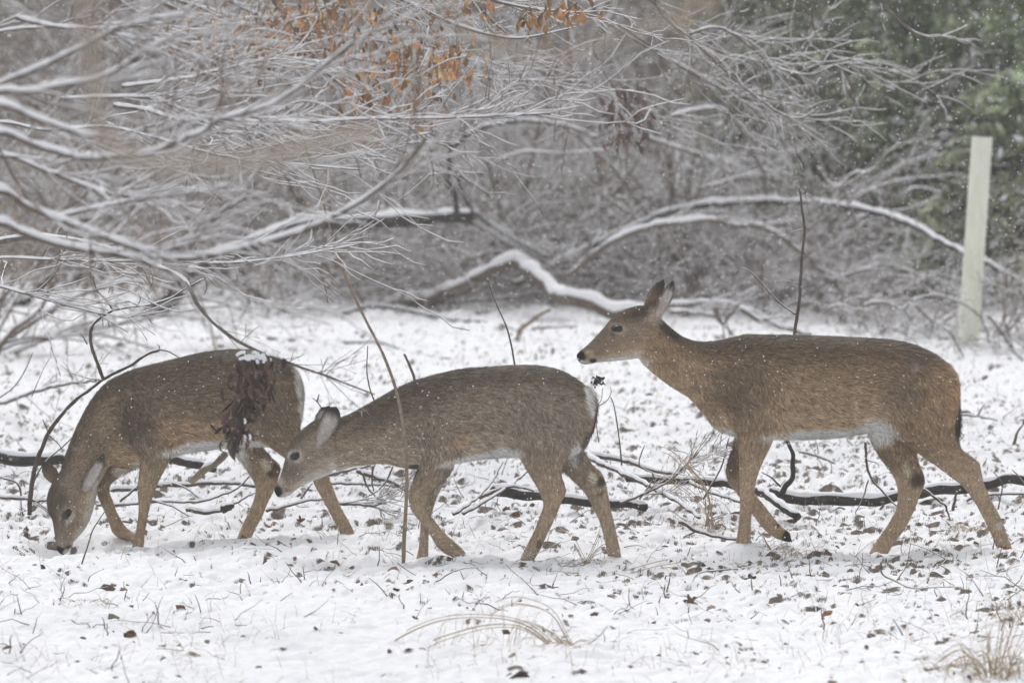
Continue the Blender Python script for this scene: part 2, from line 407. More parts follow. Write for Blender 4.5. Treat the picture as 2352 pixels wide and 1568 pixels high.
F = np.stack([i + j, i + j + 1, i + j + 1 + nC, i + j + nC], -1).reshape(-1, 4)
M_GROUND = ground_mat()
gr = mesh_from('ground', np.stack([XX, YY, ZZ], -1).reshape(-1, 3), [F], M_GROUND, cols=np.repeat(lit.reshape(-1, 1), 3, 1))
tag(gr, kind='structure')

# ================================================================== litter: too many to count
def quads_leaf(g, pos, size, cols, droop=0.0, flatn=None, aspect=1.6):
    """small bent leaf: 6 points, two quads each; pos (n,3)"""
    n = len(pos)
    a = g.normal(size=(n, 3))
    if droop: a = a * .45 + np.array([0, 0, -1]) * droop
    if flatn is not None: a[:, 2] *= flatn
    a /= np.linalg.norm(a, axis=1)[:, None]
    b = g.normal(size=(n, 3))
    if flatn is not None: b[:, 2] *= flatn
    b = np.cross(a, np.cross(b, a)); b /= np.linalg.norm(b, axis=1)[:, None] + 1e-9
    c = np.cross(a, b)
    s_ = np.asarray(size).reshape(-1, 1) * np.ones((n, 1))
    la = s_ * aspect / 2; wb = s_ / 2; cu = s_ * g.uniform(-.3, .3, (n, 1))
    pts = np.stack([pos - a * la, pos - a * la * .1 + b * wb + c * cu, pos - a * la * .1 - b * wb + c * cu,
                    pos + a * la * .45 + b * wb * .7 + c * cu, pos + a * la * .45 - b * wb * .7 + c * cu, pos + a * la], 1).reshape(-1, 3)
    k = np.arange(n)[:, None] * 6
    F3 = np.vstack([k + np.array([[0, 1, 2]]), k + np.array([[3, 5, 4]])]); F4 = k + np.array([[1, 3, 4, 2]])
    C = np.repeat(cols, 6, 0)
    return pts, F3, F4, C
def vis_xy(g, n, d0, d1, bias=1.0, w=1.15):
    """places seen by the camera: even over the picture's height"""
    q = 1 / g.uniform(1 / d1, 1 / d0, n)
    x = g.uniform(-w, w, n) * q * TH
    return x, q - CAM_D
g = np.random.default_rng(3)
x, y = vis_xy(g, 4000, 15.5, 42)
keep = (1.1 * pn(x * 2.6, y * 1.8, 33) + .15 * (x > .5) + g.normal(0, .14, len(x))) > .22
x, y = x[keep], y[keep]
z = gz(x, y) - g.uniform(-.002, .010, len(x))
tone = g.uniform(.35, 1.25, (len(x), 1))
cols = np.array([.17, .105, .07]) * tone + g.normal(0, .012, (len(x), 3)); cols = np.clip(cols, .01, .6)
sz = np.exp(g.normal(np.log(.017), .55, len(x))); sz = np.clip(sz, .006, .055)
p_, f3, f4, c_ = quads_leaf(g, np.stack([x, y, z], 1), sz, cols, flatn=.5)
tag(mesh_from('leaf_litter', p_, [f3, f4], M_LEAF, cols=c_), kind='stuff')
T = Tubes()
x, y = vis_xy(g, 2700, 15.5, 36)
keep = (pn(x * .7, y * .4, 35) + .35 * (x > -.2) * (y < 9) * (y > -1.5) + g.normal(0, .3, len(x))) > .05
for x0, y0 in zip(x[keep], y[keep]):
    L = g.uniform(.04, .22); a = g.uniform(0, 2 * np.pi); el = abs(g.normal(0, .35)); 
    if g.random() < .25: el = g.uniform(.6, 1.4); L *= .6
    dv = np.array([math.cos(a) * math.cos(el), math.sin(a) * math.cos(el), math.sin(el)])
    p0 = np.array([x0, y0, float(gz(x0, y0)) - .002])
    t = np.linspace(0, 1, 5)[:, None]
    pts = p0 + dv * L * t + np.cumsum(g.normal(0, L * .05, (5, 3)), 0)
    pts[:, 2] = np.maximum(pts[:, 2], gz(pts[:, 0], pts[:, 1]) + .002)
    pts[0, 2] -= .01
    T.add(pts, np.linspace(1, .45, 5) * g.uniform(.0012, .0034), 4)
tag(T.build('twig_litter', M_TWIGD), kind='stuff')
T = Tubes()          # short dead grass poking through
x, y = vis_xy(g, 6000, 15.3, 27)
keep = (pn(x * 1.6, y * 1.2, 37) + .3 * (x > 1) + g.normal(0, .3, len(x))) > .2
V = []; F_ = []
for x0, y0 in zip(x[keep], y[keep]):
    L = g.uniform(.03, .12); a = g.uniform(0, 2 * np.pi); el = g.uniform(.3, 1.4)
    p0 = np.array([x0, y0, float(gz(x0, y0)) - .005])
    t = np.linspace(0, 1, 4)[:, None]
    dv = np.array([math.cos(a) * math.cos(el), math.sin(a) * math.cos(el), math.sin(el)])
    pts = p0 + dv * L * t; pts[:, 2] -= (t[:, 0] ** 2) * L * .5 * math.cos(el)
    T.add(pts, np.linspace(1, .4, 4) * .0011, 3)
M_STRAW = bark('straw', (.34, .26, .17), (.58, .47, .33), scale=50)
tag(T.build('ground_grass', M_STRAW), kind='stuff')

# ================================================================== the wood behind: brush on the bank, too dense to count
g = np.random.default_rng(4)
T = Tubes()
for k in range(4200):
    d_ = g.uniform(46, 58); xx = g.uniform(-1.25, 1.25) * d_ * TH; y0 = d_ - CAM_D
    p0 = np.array([xx, y0, float(gz(xx, y0)) - .1]); L = g.uniform(.6, 2.6)
    a = g.uniform(0, 2 * np.pi); el = g.uniform(-.1, 1.3)
    dv = np.array([math.cos(a) * math.cos(el), .5 * math.sin(a) * math.cos(el), math.sin(el)])
    t = np.linspace(0, 1, 6)[:, None]
    p0[2] += g.uniform(0, 1.5)
    pts = p0 + dv * L * t + np.cumsum(g.normal(0, L * .05, (6, 3)), 0); pts[:, 2] -= t[:, 0] ** 2 * L * .35
    T.add(pts, np.linspace(1, .4, 6) * g.choice([.008, .013, .02], p=[.6, .3, .1]), 4)
tag(T.build('far_brush', M_FAR), kind='stuff')
n = 36000
d_ = g.uniform(44, 60, n); xx = g.uniform(-1.3, 1.3, n) * d_ * TH; yy = d_ - CAM_D
zz = gz(xx, yy) + np.abs(g.normal(0, .75, n))
tn = pn(xx * .9, zz * 1.3, 50) + .6 * pn(xx * 3, zz * 3, 51)
tone = np.exp(1.15 * tn + g.normal(0, .35, n))[:, None] * .9
base = np.array([.20, .152, .118]) * tone
green = ss(.3, 3.0, xx + .5 * pn(xx * .4, zz * .5, 52)) * g.uniform(.4, 1, n)
base = base * (1 - green[:, None]) + np.array([.135, .145, .092]) * tone * green[:, None]
wh = (g.random(n) < .12 - .05 * green)[:, None]
base = np.where(wh, np.array([.80, .80, .83]), base)
p_, f3, f4, c_ = quads_leaf(g, np.stack([xx, yy, zz], 1), g.uniform(.03, .10, n), np.clip(base, .01, .85), aspect=1.8)
tag(mesh_from('undergrowth', p_, [f3, f4], M_NEEDLE, cols=c_), kind='stuff')

T = Tubes()
for k in range(11500):
    d_ = g.uniform(33.8, 47); xx = g.uniform(-.35 if d_ < 38 else -1.2, .72) * d_ * TH; y0 = d_ - CAM_D
    p0 = np.array([xx, y0, float(gz(xx, y0)) - .03]); L = g.uniform(.25, 1.3)
    a = g.uniform(0, 2 * np.pi); el = g.uniform(-.1, 1.2)
    dv = np.array([math.cos(a) * math.cos(el), .6 * math.sin(a) * math.cos(el), math.sin(el)])
    t = np.linspace(0, 1, 6)[:, None]; p0[2] += abs(g.normal(0, .3))
    pts = p0 + dv * L * t + np.cumsum(g.normal(0, L * .06, (6, 3)), 0); pts[:, 2] -= t[:, 0] ** 2 * L * .4
    T.add(pts, np.linspace(1, .4, 6) * g.choice([.004, .007, .012], p=[.6, .3, .1]), 4)
tag(T.build('thicket_brush', M_TWIG), kind='stuff')
n = 30000
d_ = g.uniform(35, 46, n); xx = g.uniform(-1.2, .72, n) * d_ * TH; yy = d_ - CAM_D
zz = gz(xx, yy) + np.abs(g.normal(0, .45, n)) * (1 + .8 * pn(xx * .8, yy * .3, 58))
tone = np.exp(1.0 * pn(xx * 1.5, zz * 2, 57) + g.normal(0, .35, n))[:, None]
base = np.where((g.random(n) < .14)[:, None], np.array([.8, .8, .83]), np.array([.19, .142, .108]) * tone)
p_, f3, f4, c_ = quads_leaf(g, np.stack([xx, yy, zz], 1), g.uniform(.015, .05, n), np.clip(base, .01, .85), aspect=1.8)
tag(mesh_from('thicket_leaves', p_, [f3, f4], M_NEEDLE, cols=c_), kind='stuff')

# ================================================================== evergreens on the right
def evergreen(x, y, h, rad, label, seed, dark=1.0, nb=90):
    g = np.random.default_rng(seed)
    z0 = float(gz(x, y)); root = thing('evergreen_tree', label, 'tree', (x, y, z0), 'evergreen trees behind the post')
    T = Tubes()
    t = np.linspace(0, 1, 14)[:, None]
    tr = np.array([x, y, z0 - .2]) + np.array([0, 0, h + .2]) * t + np.cumsum(g.normal(0, .02, (14, 3)), 0)
    T.add(tr, np.linspace(.10, .012, 14), 8); T.build('trunk', M_DARK, root, loc=(x, y, z0))
    B = Tubes(); pos = []; out = []
    for k in range(nb):
        f = g.uniform(0.0, .97) ** .8; zz = z0 + .08 + h * f
        L = rad * (1 - f) ** .65 * g.uniform(.6, 1.15) + .1
        a = g.uniform(0, 2 * np.pi); dr = np.array([math.cos(a), math.sin(a), 0])
        tt = np.linspace(0, 1, 7)
        pts = np.array([x, y, zz]) + dr * (L * tt)[:, None]; pts[:, 2] += L * (.15 * tt - .42 * tt ** 2) + g.normal(0, .02, 7)
        B.add(pts, np.linspace(.014, .003, 7), 4)
        m = int(300 * L)
        q = g.uniform(.12, 1, m) ** .7
        c = np.stack([np.interp(q, tt, pts[:, i]) for i in range(3)], 1)
        wd = .22 * L * (1 - q * .55)
        c = c + g.normal(0, 1, (m, 3)) * np.stack([wd, wd, wd * .35], 1)
        pos.append(c)
    B.build('limbs', M_DARK, root, loc=(x, y, z0))
    pos = np.vstack(pos); n = len(pos)
    tn = pn(pos[:, 0] * 2.2, pos[:, 2] * 2.6, 80 + seed) + .5 * pn(pos[:, 0] * 7, pos[:, 2] * 8, 81)
    tone = np.exp(.7 * tn + g.normal(0, .28, n))[:, None] * dark
    hue = pn(pos[:, 0] * .8, pos[:, 2] * .8, 90 + seed)[:, None]
    base = (np.array([.170, .190, .118]) + hue * np.array([.02, -.004, .012])) * tone
    wh = (g.random(n) < .08)[:, None]
    base = np.where(wh, np.array([.72, .73, .76]), base)
    p_, f3, f4, c_ = quads_leaf(g, pos, g.uniform(.022, .06, n), np.clip(base, .008, .8), aspect=2.6)
    mesh_from('crown', p_, [f3, f4], M_NEEDLE, root, cols=c_, loc=(x, y, z0))
for k, (u, d_, h, rad, lab, dk) in enumerate([
    (1900, 41, 5.2, 1.5, 'evergreen behind the arching snowy boughs, leftmost of the evergreens', 1.15),
    (2230, 39, 5.0, 1.6, 'broad evergreen directly behind the cream post', 1.35),
    (2430, 36.5, 4.6, 1.2, 'evergreen at the right edge, its low green boughs right of the cream post', 1.3),
    (2060, 37.5, 3.0, 1.15, 'low evergreen left of the cream post, under the longest arching branch', 1.3),
    (2010, 35.8, 1.9, .8, 'small evergreen between the back of the doe and the longest arching branch', 1.3),
    (1800, 38.5, 2.2, .9, 'small evergreen deep in the thicket above the back of the doe', 1.1),
    (2330, 34.6, 1.7, .8, 'smallest evergreen, low green mound right of the foot of the cream post', 1.4)]):
    xx = (u - 1176) / 1176 * TH * d_
    evergreen(xx, d_ - CAM_D, h, rad, lab, 100 + k, dk)
# ================================================================== SHRUBS, BRANCHES, POST
def grow(T, g, p, dirv, L, r, depth, droop=.25, kink=.18, split=3, minr=.0015, gravtip=0.0, S=None, spread=.8):
    n = max(4, int(L / .12) + 3); n = min(n, 14)
    pts = [p.copy()]; d = dirv / np.linalg.norm(dirv)
    for i in range(n - 1):
        d = d + g.normal(0, kink, 3) * .6 + np.array([0, 0, -droop * (i / n)]) * .35
        d /= np.linalg.norm(d); pts.append(pts[-1] + d * L / (n - 1))
    pts = np.array(pts)
    rr = np.linspace(r, max(r * .38, minr), n)
    T.add(pts, rr, 5 if r > .006 else 4)
    if S is not None: snow_cap(S, pts, rr * .85 + .0006, .6, g.uniform(0, 99), 4)
    if depth > 0:
        for k in range(split):
            i = int(g.integers(max(1, n // 4), n))
            b = pts[min(i, n - 1)]; dd = pts[min(i, n - 1)] - pts[min(i, n - 1) - 1]; dd /= np.linalg.norm(dd)
            dd = dd + g.normal(0, spread * .6, 3); 
            grow(T, g, b, dd, L * g.uniform(.35, .65), max(rr[i] * .62, minr), depth - 1, droop, kink, split, minr, gravtip, S, spread)

def shrub(x, y, h, label, seed, stems=9, r=.010, lean=0.0, mt=None, group='snowy shrubs of the thicket', droop=.55, spreadx=1.0):
    g = np.random.default_rng(seed); z0 = float(gz(x, y))
    root = thing('shrub', label, 'shrub', (x, y, z0), group)
    TW = Tubes(); SN = Tubes()
    for k in range(stems + (4 if h > 1 else 0)):
        TS = Tubes()
        a = g.uniform(0, 2 * np.pi); el = g.uniform(.45, 1.25)
        d = np.array([math.cos(a) * math.cos(el) * spreadx + lean, math.sin(a) * math.cos(el) * .6, math.sin(el)])
        L = h * g.uniform(.7, 1.5) * (1.35 if k >= stems else 1)
        n = 14; pts = [np.array([x + g.normal(0, .07), y + g.normal(0, .07), z0 - .05])]; d /= np.linalg.norm(d)
        for i in range(n - 1):
            d = d + g.normal(0, .11, 3) + np.array([0, 0, -droop * L / n * .75]); d /= np.linalg.norm(d)
            q = pts[-1] + d * L / (n - 1)
            q[2] = max(q[2], z0 + .01)
            pts.append(q)
        pts = np.array(pts); rr = np.linspace(r * g.uniform(.7, 1.9), r * .3, n)
        TS.add(pts, rr, 6); TS.build('stem', mt or M_TWIG, root, loc=(x, y, z0))
        snow_cap(SN, pts, rr, 1.7 if stems < 8 else 1.15, seed + k, 5)
        for q in range(int(5 + L * 4)):
            i = int(g.integers(2, n)); dd = pts[i] - pts[i - 1]; dd /= np.linalg.norm(dd)
            grow(TW, g, pts[i], dd + g.normal(0, .6, 3), L * g.uniform(.12, .4), rr[i] * .55, 1, .4, .2, 3, .0016, S=SN if q % 4 == 0 or h < .8 else None)
    TW.build('twigs', mt or M_TWIG, root, loc=(x, y, z0))
    SN.build('snow', M_SNOW, root, loc=(x, y, z0))

SH = [ # u, distance, height, stems, lean, stem radius, label
 (-40, 30, 1.5, 9, .2, .012, 'low twiggy shrub at the left edge, just above the grazing deer'),
 (200, 38, 2.2, 12, .1, .013, 'snowy shrub behind the left tree boughs, left of the dark fork of a stump'),
 (480, 41, 2.6, 12, .3, .012, 'dense snowy shrub behind the sweeping lower left bough'),
 (90, 44, 3.2, 12, .0, .014, 'tall snowy shrub in the top left corner behind the boughs'),
 (380, 47, 3.6, 12, .1, .014, 'tall snowy shrub behind the left tree, under the top edge'),
 (660, 46, 3.4, 12, -.2, .014, 'tall shrub behind the brown beech leaves'),
 (640, 38, 1.9, 11, .1, .010, 'shrub just left of the dark fallen trunk'),
 (860, 40, 2.0, 12, .2, .010, 'brushy shrub above the dark fallen trunk'),
 (990, 47, 3.4, 12, -.1, .014, 'tall shrub behind the middle of the thicket, below the beech leaves'),
 (780, 36.5, 1.1, 12, .3, .007, 'fine twiggy shrub below the dark fallen trunk'),
 (1080, 36, 1.3, 12, .5, .008, 'shrub of thin arching stems behind the bent snowy log'),
 (1270, 37, 1.8, 12, .2, .009, 'arching shrub behind the peak of the bent snowy log'),
 (1240, 42, 2.5, 12, .2, .012, 'shrub by the pinkish trunk in the middle'),
 (1450, 40, 2.4, 12, -.2, .011, 'snowy shrub above the head of the walking doe'),
 (1480, 46, 3.6, 12, .1, .014, 'tall shrub right of the hanging dark leaf clump'),
 (1600, 37, 1.7, 11, .3, .009, 'tangled shrub above the shoulder of the walking doe'),
 (1590, 33.5, .75, 12, .4, .007, 'low snow laden shrub right behind the ears of the doe'),
 (1760, 33.2, .7, 12, -.2, .007, 'low snow laden shrub behind the back of the doe'),
 (1950, 33, .65, 13, .2, .006, 'matted snowy shrub behind the rump of the doe'),
 (2090, 32, .7, 13, .3, .006, 'matted snowy shrub left of the foot of the cream post'),
 (2310, 31.2, .5, 7, .3, .006, 'thin arching shrub across the foot of the cream post'),
 (2370, 30.6, .55, 11, -.2, .006, 'thin snowy shrub at the right edge by the cream post'),
 (1400, 34.5, .6, 11, .2, .006, 'small brushy shrub under the snowy log, before the nose of the doe'),
 (1150, 35.5, 1.5, 5, .7, .018, 'coarse shrub of thick snowy stems right behind the peak of the crooked fallen bough'),
 (1330, 34.8, 1.5, 5, -.6, .016, 'coarse leaning stems crossing above the nose of the doe'),
 (1500, 35.2, 1.8, 6, .8, .017, 'coarse snowy stems leaning right above the ears of the doe'),
 (1640, 34.4, 1.5, 5, -.8, .015, 'coarse snowy stems leaning left, under the lower arching branch'),
 (1790, 34.2, 1.4, 5, .9, .014, 'coarse snowy stems leaning right beside the straight dark twig'),
 (930, 36.0, 1.4, 5, .6, .016, 'coarse snowy stems just below the right end of the dark fallen trunk'),
 (720, 37.0, 1.5, 5, -.5, .016, 'coarse snowy stems under the left part of the dark fallen trunk'),
 (2000, 35.0, 1.3, 5, -.7, .012, 'coarse snowy stems in front of the evergreens, left of the cream post'),
 (620, 33.4, .55, 9, .6, .007, 'snowy brush spilling on the snow left of the low end of the crooked fallen bough'),
 (330, 33.8, .7, 9, .5, .008, 'snowy brush on the snow behind the back of the grazing deer'),
 (760, 34.6, .8, 9, .4, .008, 'snowy brush where the tan sapling crosses the edge of the thicket'),
 (1020, 33.9, .5, 9, .4, .006, 'thin snowy brush in front of the left arm of the crooked fallen bough'),
 (1850, 33.6, .6, 13, .2, .006, 'matted snow white brush behind the middle of the back of the doe'),
 (2010, 31.8, .45, 13, -.3, .005, 'lowest snow white brush, spreading just above the rump of the doe'),
 (2180, 31.4, .5, 13, -.3, .005, 'snow white brush at the left of the foot of the cream post, nearest to it'),
 (1680, 34.5, .8, 13, .2, .007, 'snow laden brush between the neck of the doe and the straight dark twig'),
 (1330, 38, 1.3, 12, -.2, .008, 'low brush behind the crooked fallen bough, right of its peak'),
 (980, 38, 1.2, 12, .3, .008, 'low brush between the dark fallen trunk and the crooked bough'),
 (600, 34, .8, 10, .1, .006, 'small shrub with fine twigs over the snow above the grazing deer'),
]
for k, (u, d_, h, st, ln, r, lab) in enumerate(SH):
    shrub((u - 1176) / 1176 * TH * d_, d_ - CAM_D, h, lab, 300 + k, st, r, ln)

# ---- trunks standing in the thicket
def trunk_tree(u, d_, r, label, m, seed, h=5.0, lean=0.0):
    g = np.random.default_rng(seed); x = (u - 1176) / 1176 * TH * d_; y = d_ - CAM_D; z0 = float(gz(x, y))
    root = thing('young_tree', label, 'tree', (x, y, z0))
    T = Tubes(); t = np.linspace(0, 1, 30)[:, None]
    pts = wobble(np.array([x, y, z0 - .2]) + np.array([lean, 0, h]) * t, .12, .6, seed)
    rr = np.linspace(r, r * .5, 30) * (1 + .12 * pn(np.arange(30) * .6, np.zeros(30), seed)); rr[:2] *= [1.6, 1.25]
    T.add(pts, rr, 14); T.build('trunk', m, root, loc=(x, y, z0))
    B = Tubes()
    for k in range(16):
        i = int(g.integers(8, 29)); a = g.uniform(0, 6.28)
        grow(B, g, pts[i], np.array([math.cos(a), .5 * math.sin(a), .5]), g.uniform(.5, 1.4), rr[i] * .3, 2, .3, .15, 3)
    B.build('branches', M_TWIG, root, loc=(x, y, z0))
M_PINK = bark('pinkish smooth bark', (.16, .12, .105), (.28, .22, .19), scale=14)
M_RUST = bark('rusty bark', (.15, .09, .055), (.26, .17, .11), scale=16)
trunk_tree(1105, 44, .155, 'pinkish grey tree trunk standing in the middle of the thicket', M_PINK, 1)
trunk_tree(1312, 42, .05, 'thin rusty brown sapling in the thicket right of the pinkish trunk', M_RUST, 2)
trunk_tree(300, 46, .06, 'thin dark trunk behind the boughs of the left tree', M_DARK, 3)
trunk_tree(760, 48, .08, 'dark trunk in the wood behind the beech leaves', M_DARK, 4)
trunk_tree(1820, 50, .13, 'dark trunk at the top, between brown thicket and evergreens', M_DARK, 5, lean=-.5)
trunk_tree(2180, 47, .12, 'dark leaning trunk behind the evergreens near the top right', M_DARK, 6, lean=1.8)

# ---- traced branches and logs
def stick(name, label, cat, paths, m, snow=1.0, group=None, sides=9, amp=1.0, base=None, parent=None, pname=None):
    """paths: list of dict(p=[(u,v),...], r=px radius, mode 'g' on the ground or Y=depth, m=own material)"""
    first = None
    for k, q in enumerate(paths):
        pts = q['p']; Y = q.get('Y'); r = q['r']
        if name == 'dead_branch': r = r * 1.3; q['snow'] = q.get('snow', 1) * .75
        if Y is None:
            W = np.array([G(u, v, 0) for u, v in pts])
            rm = r * PX(W[:, 1].mean())
            W[:, 2] = gz(W[:, 0], W[:, 1]) + rm * .75 + q.get('lift', 0)
            yy = W[:, 1].mean()
        else:
            Ys = Y if isinstance(Y, (list, tuple)) else [Y] * len(pts)
            W = np.array([P(u, v, y_) for (u, v), y_ in zip(pts, Ys)]); yy = float(np.mean(Ys)); rm = r * PX(yy)
        W = smooth_path(W, 7)
        seed = abs(hash_(label + str(k)))
        W = wobble(W, rm * .55 * amp, .25 / rm, seed % 97)
        n = len(W); r1 = q.get('r1', r * .55) * PX(yy)
        rr = np.linspace(rm, r1, n) * (1 + .14 * pn(np.linspace(0, n * .35, n), np.zeros(n), seed % 31))
        if first is None:
            first = parent or thing(name, label, cat, tuple(W[0]), group)
        T = Tubes(); T.add(W, rr, sides)
        if sn_ := q.get('snow', snow):
            S = Tubes(); snow_cap(S, W, rr, sn_, seed % 61, 8)
        o = T.build(pname or q.get('n', 'stem' if k == 0 else 'side_branch'), q.get('m', m), first, loc=tuple(W[0]))
        if sn_: S.build('snow', M_SNOW, o, loc=tuple(W[0]))
        if q.get('twigs'):
            B = Tubes(); g = np.random.default_rng(seed % 9999); SS_ = Tubes() if sn_ else None
            for z in range(q['twigs']):
                i = int(g.integers(n // 5, n)); dd = W[i] - W[i - 1]; dd /= np.linalg.norm(dd)
                side = g.normal(0, 1, 3); side[1] *= .5; side[2] = side[2] * .8 + q.get('twup', 0)
                grow(B, g, W[i], dd * 1.1 + side * .55, q.get('twl', .35) * g.uniform(.5, 1.3), max(rr[i] * .45, .0016), 2, q.get('dr', .1), .16, 3, .0016, S=SS_)
            B.build('twigs', M_TWIG if sn_ else M_TWIGD, o, loc=tuple(W[0]))
            if SS_ is not None: SS_.build('twig_snow', M_SNOW, o, loc=tuple(W[0]))
    return first
def hash_(s):
    h = 7
    for ch in s: h = (h * 131 + ord(ch)) % 1000003
    return h
def A(*p): return [(.3516 * x, .3516 * y) for x, y in p]                      # top left close-up
def B_(*p): return [(781 + .3516 * x, .3516 * y) for x, y in p]               # top middle
def C_(*p): return [(1525 + .3516 * x, .3516 * y) for x, y in p]              # top right
def D_(*p): return [(.3516 * x, 459.4 + .3516 * y) for x, y in p]             # middle left
def E_(*p): return [(735 + .3516 * x, 413.4 + .3516 * y) for x, y in p]       # middle
def F_(*p): return [(1525 + .3516 * x, 321.6 + .3516 * y) for x, y in p]      # middle right
def H1(*p): return [(1286.25 + .457 * x, 606.4 + .457 * y) for x, y in p]     # right deer
def H2(*p): return [(588 + .375 * x, 790.1 + .375 * y) for x, y in p]         # middle deer
def H3(*p): return [(55.1 + .33984 * x, 771.75 + .33984 * y) for x, y in p]   # left deer
def J_(*p): return [(781 + .3516 * x, 1017 + .3516 * y) for x, y in p]        # bottom middle
def K_(*p): return [(1525 + .3516 * x, 1017 + .3516 * y) for x, y in p]       # bottom right

# the left tree: its trunk stands outside the picture, its boughs sweep in before everything
tx, ty = -3.4, -5.2
tz = float(gz(tx, ty))
lt = thing('spreading_tree', 'bare tree off the left edge whose thick blurred snow covered boughs sweep into the picture', 'tree', (tx, ty, tz))
T = Tubes(); t = np.linspace(0, 1, 24)[:, None]
tp = wobble(np.array([tx, ty, tz - .2]) + np.array([.1, 0, 5.2]) * t, .1, .7, 5)
T.add(tp, np.linspace(.16, .08, 24), 14); T.build('trunk', M_DARK, lt, loc=(tx, ty, tz))
def onto(z): return np.array([tx, ty, tz + z])
LIMBS = [ # path, radius px, depth, trunk height where it leaves, twigs
 (A((0,545),(250,440),(560,290),(800,180),(1100,105),(1220,95)), 8.5, -5.0, 1.2, 7),
 (A((0,600),(150,605),(400,560),(620,520),(780,440),(950,320),(1150,230)), 8.5, -5.2, 1.1, 7),
 (A((0,690),(200,770),(400,840),(580,890),(660,905)), 11, -5.4, 1.5, 4),
 (A((0,870),(200,945),(350,990),(560,1040),(780,1030),(1000,1000),(1200,920),(1330,870),(1420,800),(1560,760),(1800,680),(2000,530),(2200,360),(2300,280)), 10, -4.6, 1.3, 12),
 (A((0,1020),(300,1120),(560,1220),(760,1280),(1000,1290)), 8, -3.6, 1.2, 8),
 (A((0,1250),(180,1350),(330,1410),(560,1500),(800,1590),(1000,1640),(1200,1597),(1350,1490),(1450,1380),(1600,1290)), 11, -4.4, 1.1, 9),
 (D_((0,150),(150,215),(400,300),(700,350),(1000,380),(1300,370),(1600,300),(1900,220),(2150,120),(2400,-20),(2640,-220),(2780,-400)), 11.5, -4.2, 1.0, 6),
 (A((370,1420),(560,1375),(830,1320),(1100,1280)), 6.5, -4.3, None, 6),
 (A((-100,900),(120,1200),(250,1350),(340,1420)), 6, -4.5, 1.2, 2),
 (A((740,690),(950,720),(1150,780),(1350,790),(1600,770),(2000,800),(2352,780),(2900,770),(3600,740)), 5.5, -2.6, None, 22),
 (A((800,570),(1000,545),(1180,520),(1400,470),(1600,420),(1720,395)), 4.5, -3.0, None, 10),
 (A((0,800),(300,850),(700,830),(1000,900),(1400,1010),(1700,1060),(2000,1080),(2352,1110)), 4, -2.2, 1.2, 18),
 (A((100,120),(350,180),(600,200),(900,260),(1200,270)), 6, -4.0, None, 8),
 (A((0,210),(400,180),(700,190),(1100,150)), 5, -3.4, 1.6, 8),
 (A((400,650),(700,640),(1000,650),(1300,760),(1700,800)), 5, -3.4, None, 16),
 (D_((0,380),(300,390),(600,400),(1000,400),(1500,410),(1900,370),(2352,290)), 3.6, -1.4, 1.0, 16),
 (D_((-50,560),(150,610),(400,680),(700,760)), 4.5, -1.5, 1.0, 6),
]
for k, (pp, r, Y, zt, tw) in enumerate(LIMBS):
    if k < 9: Y -= 1.2
    W = [P(u, v, Y) for u, v in pp]
    if zt is not None:
        e = W[0]; far = onto(zt); W = [far, far * .4 + e * .6 + np.array([0, 0, .05])] + W
    W = smooth_path(np.array(W), 7); rm = r * PX(Y) * .80
    W = wobble(W, rm * .6, 1.2, k + 3); n = len(W)
    rr = np.linspace(rm, rm * .5, n)
    if zt is not None: rr[:8] = np.linspace(rm * 1.5, rr[8], 8)
    T = Tubes(); T.add(W, rr, 9); o = T.build('bough', M_GREY, lt, loc=(tx, ty, tz))
    S = Tubes(); snow_cap(S, W, rr, 1.75, k, 8); S.build('snow', M_SNOW, o, loc=(tx, ty, tz))
    Bt = Tubes(); g = np.random.default_rng(700 + k); S2 = Tubes()
    for q in range(int(tw * 1.8)):
        i = int(g.integers(n // 3, n)); dd = W[i] - W[i - 1]; dd /= np.linalg.norm(dd)
        sd = g.normal(0, 1, 3); sd[1] *= .8; sd[2] = sd[2] * .5 + .15
        grow(Bt, g, W[i], dd + sd * .38, g.uniform(.12, .5), rr[i] * .42, 1, -.1, .36, 3, .002, S=S2, spread=.5)
    Bt.build('twigs', M_TWIG, o, loc=(tx, ty, tz)); S2.build('twig_snow', M_SNOW, o, loc=(tx, ty, tz))
# the fine bough with the clump of dead leaves before the grazing deer
W = smooth_path(np.array([onto(.9) * .3 + P(-60, 560, -2.4) * .7] + [P(u, v, -1.5 - .1 * i) for i, (u, v) in enumerate([(60,545),(200,560),(330,600),(425,645),(455,700),(520,762),(600,808),(680,840),(760,868),(860,905)])]), 7)
W = wobble(W, .006, 2.5, 9); rr = np.linspace(.014, .0028, len(W))
T = Tubes(); T.add(W, rr, 7); lb = T.build('bough', M_GREY, lt, loc=(tx, ty, tz)); S = Tubes(); snow_cap(S, W[:42], rr[:42], .6, 4, 6); S.build('snow', M_SNOW, lb, loc=(tx, ty, tz))
T = Tubes(); g = np.random.default_rng(91)
for q in range(16):
    i = int(g.integers(40, len(W))); dd = W[i] - W[i - 1]; dd /= np.linalg.norm(dd)
    grow(T, g, W[i], dd + g.normal(0, .5, 3) * np.array([1, .5, 1]), g.uniform(.06, .25), .0022, 1, .1, .14, 2, .0010)
T.build('twigs', M_TWIGD, lb, loc=(tx, ty, tz))

